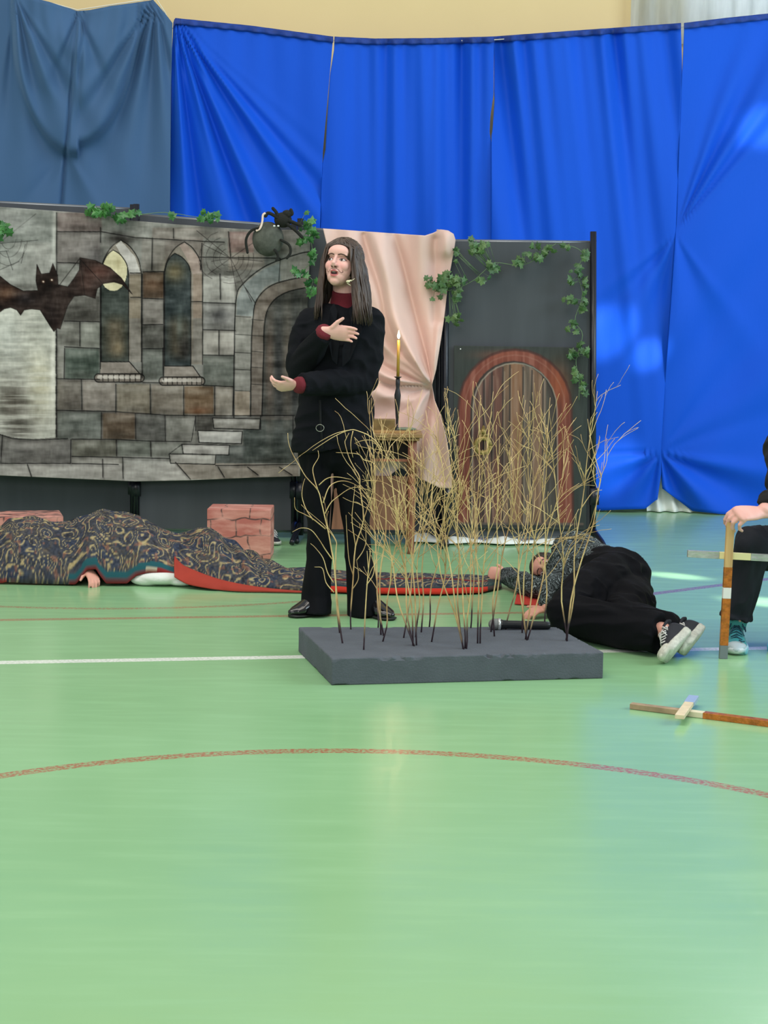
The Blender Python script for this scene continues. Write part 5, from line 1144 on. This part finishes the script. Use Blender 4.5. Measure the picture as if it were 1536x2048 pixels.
for A in (fs_, ns_): b.tube([A[0]+(A[0]-A[1])*.1, A[1], A[2]+(A[1]-A[2]).normalized()*.035], [.068, .055, .044], 18, cap='round')
sw = b.remesh('sweater', m_knit, ly, voxel=.006, smooth=4); wrinkle(sw, .014, .07)
b = MB(); b.ell(hip+LP((.01, .02, .005)), (.150, .165, .160), None, 30, 20)
b.tube([waist+LP((.02, -.12, .0)), hip+LP((0, 0, 0))], [(.145, .135), (.155, .15)], 24, side=(0, 0, 1), cap='round')
b.tube([hip+LP((-.03, -.06, .025)), hip.lerp(nk, .55)+LP((-.02, 0, .03)), nk+LP((-.01, .0, .005))], [.130, .112, .085], 24, cap='round')
hd_ = (na-nk).normalized(); b.tube([nk, nk.lerp(na, .35)+LP((.0, .0, -.005)), nk.lerp(na, .99)+LP((-.01, .0, -.016))], [(.082, .085), (.086, .085), (.080, .066)], 24, side=(0, 0, 1), cap='flat')
b.tube([hip+LP((.03, -.05, -.03)), fk.lerp(hip, .4)+LP((.05, .0, .0)), fk+LP((.03, 0, .005)), fk.lerp(fa, 1.0)+LP((-.02, .02, -.015))], [.12, .11, .085, .07], 24, cap='round')
lt = b.remesh('trousers', m_trous, ly, voxel=.006, smooth=5)
wrinkle(lt, .016, .10, stretch=(1, 1, 1.4)); me = lt.data
for v in me.vertices: v.co.z = max(v.co.z, .003)
me = sw.data
for v in me.vertices: v.co.z = max(v.co.z, .003)
Tn = (-.50, -.78, -.25); Un = (-.72, .46, .48)
s1, P1 = sneaker(ly, na+LP((.0, -.005, .012)), Tn, Un, m_canvas, m_rub, m_lace, m_rub, L=.25)
MB().tube([P1(.02, -.041, .055), P1(.035, -.042, .045), P1(.055, -.043, .052), P1(.062, -.043, .06)], .003, 6).build('side_logo', m_lace, s1)
s2, P2 = sneaker(ly, fa+LP((.03, .0, .01)), (-.45, -.80, -.22), (-.75, .42, .46), m_canvas, m_rub, m_lace, m_rub, L=.235)
hr = MB(); r_ = random.Random(4)
hr.ell(lh+LM @ LP((0, -.022, .040))*.92, LP((.084, .096, .088))*.92, LM, 26, 16)
for i in range(140):
    ph = r_.uniform(.9, 2*PI-.9); p0 = LM @ LP((.082*math.sin(ph)*.8, -.022+.09*math.cos(ph)*.8, .095)); p1 = LM @ LP((.083*math.sin(ph), -.022+.097*math.cos(ph), .02)); p2 = lh+p1*.98+LP((-.03+r_.uniform(-.05, .02), r_.uniform(-.02, .08), 0)); p2.z = max(.01, p2.z-.07)
    hr.tube([lh+p0*.92, lh+p1*.95, p2], [.004, .0045, .001], 5)
hr.build('hair', mat('near_black_hair', lin(38, 30, 28), rough=.45), ly)

# ================= the crouching person at the right frame edge
kp = empty('person', (1.6, 6.1, 0), 'person in black crouching at the right frame edge, one hand on the cross', 'person')
m_navy = mat('navy_trousers', lin(14, 20, 32), rough=.85, bump=.3, bscale=6, bdist=.03); m_blk = mat('black_knit', lin(18, 18, 20), rough=.9, bump=.3, bscale=8, bdist=.03)
k1 = LP((1.465, 6.06, .425)); a1_ = LP((1.430, 6.13, .10)); h1 = LP((1.82, 6.34, .34)); k2 = LP((1.83, 5.98, .42)); a2_ = LP((1.655, 6.16, .10)); tor = [LP((1.87, 6.36, .34)), LP((1.84, 6.33, .55)), LP((1.78, 6.27, .76)), LP((1.74, 6.22, .87))]
kh = LP((1.70, 6.14, 1.04)); KM = basis((-.75, -.6, -.15)); b = MB(); head(b, kh, KM, .95)
cw = W(1527, 1021, 5.92); cw2 = W(1582, 1006, 5.97); sh1 = LP((1.615, 6.22, .80)); e1 = LP((1.572, 6.05, .63)); sh2 = LP((1.86, 6.10, .80)); e2 = LP((1.80, 5.93, .60))
b.tube([kh+LP((.02, .02, -.05)), tor[3]], [.052, .06], 16, cap='round'); b.tube(tor, [(.13, .10), (.12, .10), (.13, .09), (.08, .07)], 20, side=(.8, -.5, 0), cap='round')
b.tube([sh1, e1, cw], [.045, .037, .027], 14, cap='round'); b.tube([sh2, e2, cw2], [.045, .037, .027], 14, cap='round')
hand(b, W(1519, 1025, 5.915), (-.86, -.42, .0), (-.40, .72, .50), curl=(.75, .75, .45), s=1.10, thumb=(.8, .1, -.9), tc=.4, spread=.03, lens=(.080, .090, .086, .070))
hand(b, cw2, (-1, -.1, -.15), (0, -.5, .8), curl=(.5, .7, .5), s=.85)
b.tube([h1, k1, a1_], [.085, .055, .038], 14, cap='round'); b.tube([h1+LP((.1, .0, 0)), k2, a2_], [.085, .055, .038], 14, cap='round')
kb_ = b.remesh('body', m_skin, kp, voxel=.0035, smooth=3); paint_body(kb_, kh, KM, .95, (222, 170, 158), 'plain')
b = MB(); b.tube(tor+[tor[3]+LP((-.01, -.02, .045))], [(.17, .14), (.16, .14), (.19, .14), (.16, .11), (.075, .07)], 24, side=(.8, -.5, 0), cap='round'); b.tube([sh1, e1, cw+LP((.035, .04, .03))], [.080, .062, .046], 18, cap='round'); b.tube([sh2, e2, cw2+(e2-cw2).normalized()*.05], [.072, .060, .046], 18, cap='round')
sw2 = b.remesh('sweater', m_blk, kp, voxel=.006, smooth=4); wrinkle(sw2, .014, .08)
b = MB(); b.ell(h1+LP((.05, .02, 0)), (.17, .16, .15), None, 24, 16)
for h_, k_2, a_3 in ((h1, k1, a1_), (h1+LP((.1, 0, 0)), k2, a2_)):
    b.tube([h_, k_2], [.12, .078], 22, cap='round'); b.tube([k_2, k_2.lerp(a_3, .5), a_3+LP((0, 0, .05)), a_3+LP((-.005, 0, .018))], [(.074, .074), (.062, .066), (.056, .070), (.066, .078)], 22, side=(1, 0, 0), cap='flat')
kt = b.remesh('trousers', m_navy, kp, voxel=.006, smooth=4); wrinkle(kt, .012, .10, stretch=(2, 1, .6))
m_teal = mat('teal_mesh_fabric', lin(58, 150, 158), rough=.6, var=.25, vscale=30); m_tsole = mat('pale_blue_sole', lin(70, 176, 204), rough=.5, col2=lin(206, 214, 218), vscale=14); m_navl = mat('dark_teal_laces', lin(24, 70, 88), rough=.7)
m_ttoe = mat('grey_white_toe', lin(176, 192, 198), rough=.5)
s3, P3 = sneaker(kp, a1_+LP((0, 0, -.005)), (-.22, -1, 0), (0, 0, 1), m_teal, m_tsole, m_navl, m_ttoe, L=.27)
MB().tube([P3(.15, .030, .052), P3(.165, .020, .054), P3(.158, .010, .058)], .003, 6).build('side_logo', m_navl, s3)
sneaker(kp, a2_+LP((0, 0, -.005)), (-.55, -.9, 0), (0, 0, 1), m_teal, m_tsole, m_navl, m_ttoe, L=.27)
b = MB(); b.ell(kh+KM @ LP((0, -.034, .050)), (.084, .095, .088), KM, 26, 16); b.build('hair', m_hair, kp)
MB().tube([a1_+LP((0, 0, .0)), a1_+LP((0, 0, .05))], .042, 14, cap='round').build('sock', mat('teal_sock', lin(66, 150, 152), rough=.9), kp)

# ================= the covered person
cp = empty('person', (-1.0, 7.9, 0), 'person hidden under the patterned rug, only the fingers of one hand showing', 'person')
wz = G(183, 1150, .055)
b = MB(); bx_ = lambda px, z, yy=0: LP((W(px, 1100, 7.98).x, 7.98+yy, z))
b.tube([bx_(-10, .10), bx_(60, .13), bx_(150, .12), bx_(230, .15), bx_(300, .11), bx_(400, .10), bx_(470, .06), bx_(520, .045)], [(.10, .08), (.12, .09), (.12, .09), (.14, .12), (.10, .07), (.08, .06), (.05, .04), (.04, .03)], 18, side=(0, 1, 0), cap='round')
b.ell(bx_(-60, .12), (.09, .08, .10)); wr_ = LP((wz.x-.035, wz.y+.07, .065)); b.tube([bx_(60, .10, -.05), LP((wr_.x-.12, wr_.y+.10, .07)), wr_], [.045, .04, .027], 14, cap='round')
hand(b, LP((wz.x-.02, wz.y+.045, .070)), (.45, -.80, -.42), (-.75, -.55, .15), curl=(.25, .55, .5), s=.85, thumb=(.6, .6, -.4))
cb = b.remesh('body', m_skin, cp, voxel=.004, smooth=3); paint_body(cb, bx_(-60, 9), Matrix.Identity(3), 1, (216, 158, 140))
sb = G(548, 1092); so_ = empty('lone_sneaker', (sb.x, sb.y, 0), 'small dark sneaker with a white sole lying behind the pink brick box', 'shoe')
sneaker(so_, LP((sb.x-.03, sb.y+.16, .092)), (.30, -1, 0), (0, 0, 1), m_canvas, m_rub, m_lace, None, L=.22, nm='shoe_upper')

# ------------------------------------------------------------------ wooden crosses
m_lath = mat('bare_lath', lin(206, 168, 112), rough=.6, var=.25, vscale=10, stretch=(6, 6, .6)); m_foilo = mat('copper_tape', lin(200, 116, 44), rough=.3, metal=.35, bump=1.0, bscale=55, var=.4, vscale=50)
m_foils = mat('silver_tape', lin(196, 198, 192), rough=.3, metal=.5, bump=1.0, bscale=60, var=.3, vscale=45, stretch=(.5, 1, 1)); m_grey = mat('grey_tape', lin(120, 128, 134), rough=.4, metal=.3); m_wt = mat('white_tape', lin(226, 222, 220), rough=.5)
c0_ = G(1446, 1317); cY = c0_.y
def cseg(p, q_, w, t, m, nm, par, nrm=(0, -1, 0)):
    p = LP(p); q_ = LP(q_); d = (q_-p).normalized(); n = LP(nrm); n = (n-d*n.dot(d)).normalized(); s = d.cross(n); M = Matrix((s, n, d)).transposed()
    return MB().box((p+q_)/2, (w, t, (q_-p).length), M).build(nm, m, par, smooth=False, bevel=.0015)
top = W(1461, 1044, cY); cr = empty('wooden_cross', tuple(c0_), 'upright wooden cross with copper and silver tape, held by the crouching person', 'cross')
cp_ = lambda y: c0_.lerp(top, (1317-y)/(1317-1044.))
for y0_, y1_, m, nm in ((1317, 1290, m_grey, 'tip'), (1290, 1196, m_foilo, 'copper_band'), (1196, 1174, m_wt, 'white_band'), (1174, 1134, m_foilo, 'copper_band'), (1134, 1044, m_lath, 'shaft')):
    cseg(cp_(y0_), cp_(y1_), .031 if m != m_lath else .030, .022 if m != m_lath else .020, m, nm, cr)
a_, e_ = W(1375, 1107, cY+.018), W(1600, 1119, cY+.018); yl = lut([0, 1], [0, 1])
ab = lambda t: a_.lerp(e_, t)
cseg(ab(0), ab(.28), .028, .018, m_foils, 'silver_band', cr); cseg(ab(.28), ab(.56), .027, .016, mat('cream_lath', lin(224, 214, 160), rough=.6), 'crossbar', cr); cseg(ab(.56), ab(1), .028, .018, m_foils, 'silver_band', cr)
sc2 = MB(); 
for y in (1083, 1106): sc2.ell(cp_(y)+LP((0, -.011, 0)), (.004, .003, .004))
c2 = empty('wooden_cross', tuple(G(1375, 1415)), 'wooden cross with copper taped end lying flat on the green floor', 'cross')
z = .010; A2 = G(1262, 1411, z); B2 = G(1536, 1446, z); D2 = (B2-A2); E2 = A2+D2*1.5
at = lambda x: A2+D2*((x-1262)/(1536-1262.))
cseg(A2, at(1410), .028, .018, mat('worn_lath', lin(176, 150, 118), rough=.6, var=.35, vscale=18), 'shaft', c2, (0, 0, 1)); cseg(at(1366+12), at(1411), .030, .0185, m_wt if False else mat('pale_lath', lin(214, 206, 176), rough=.6), 'pale_band', c2, (0, 0, 1)); cseg(at(1411), E2, .030, .020, m_foilo, 'copper_band', c2, (0, 0, 1))
x1, x2 = G(1359, 1434, .028), G(1385, 1398, .028); xm = x1.lerp(x2, .72)
cseg(x1, xm, .030, .014, mat('cream_bar', lin(222, 204, 170), rough=.6, var=.15, vscale=30), 'crossbar', c2, (0, 0, 1)); cseg(xm, x2+(x2-x1)*.10, .034, .015, mat('blue_grey_tape', lin(150, 170, 200), rough=.4), 'taped_end', c2, (0, 0, 1))
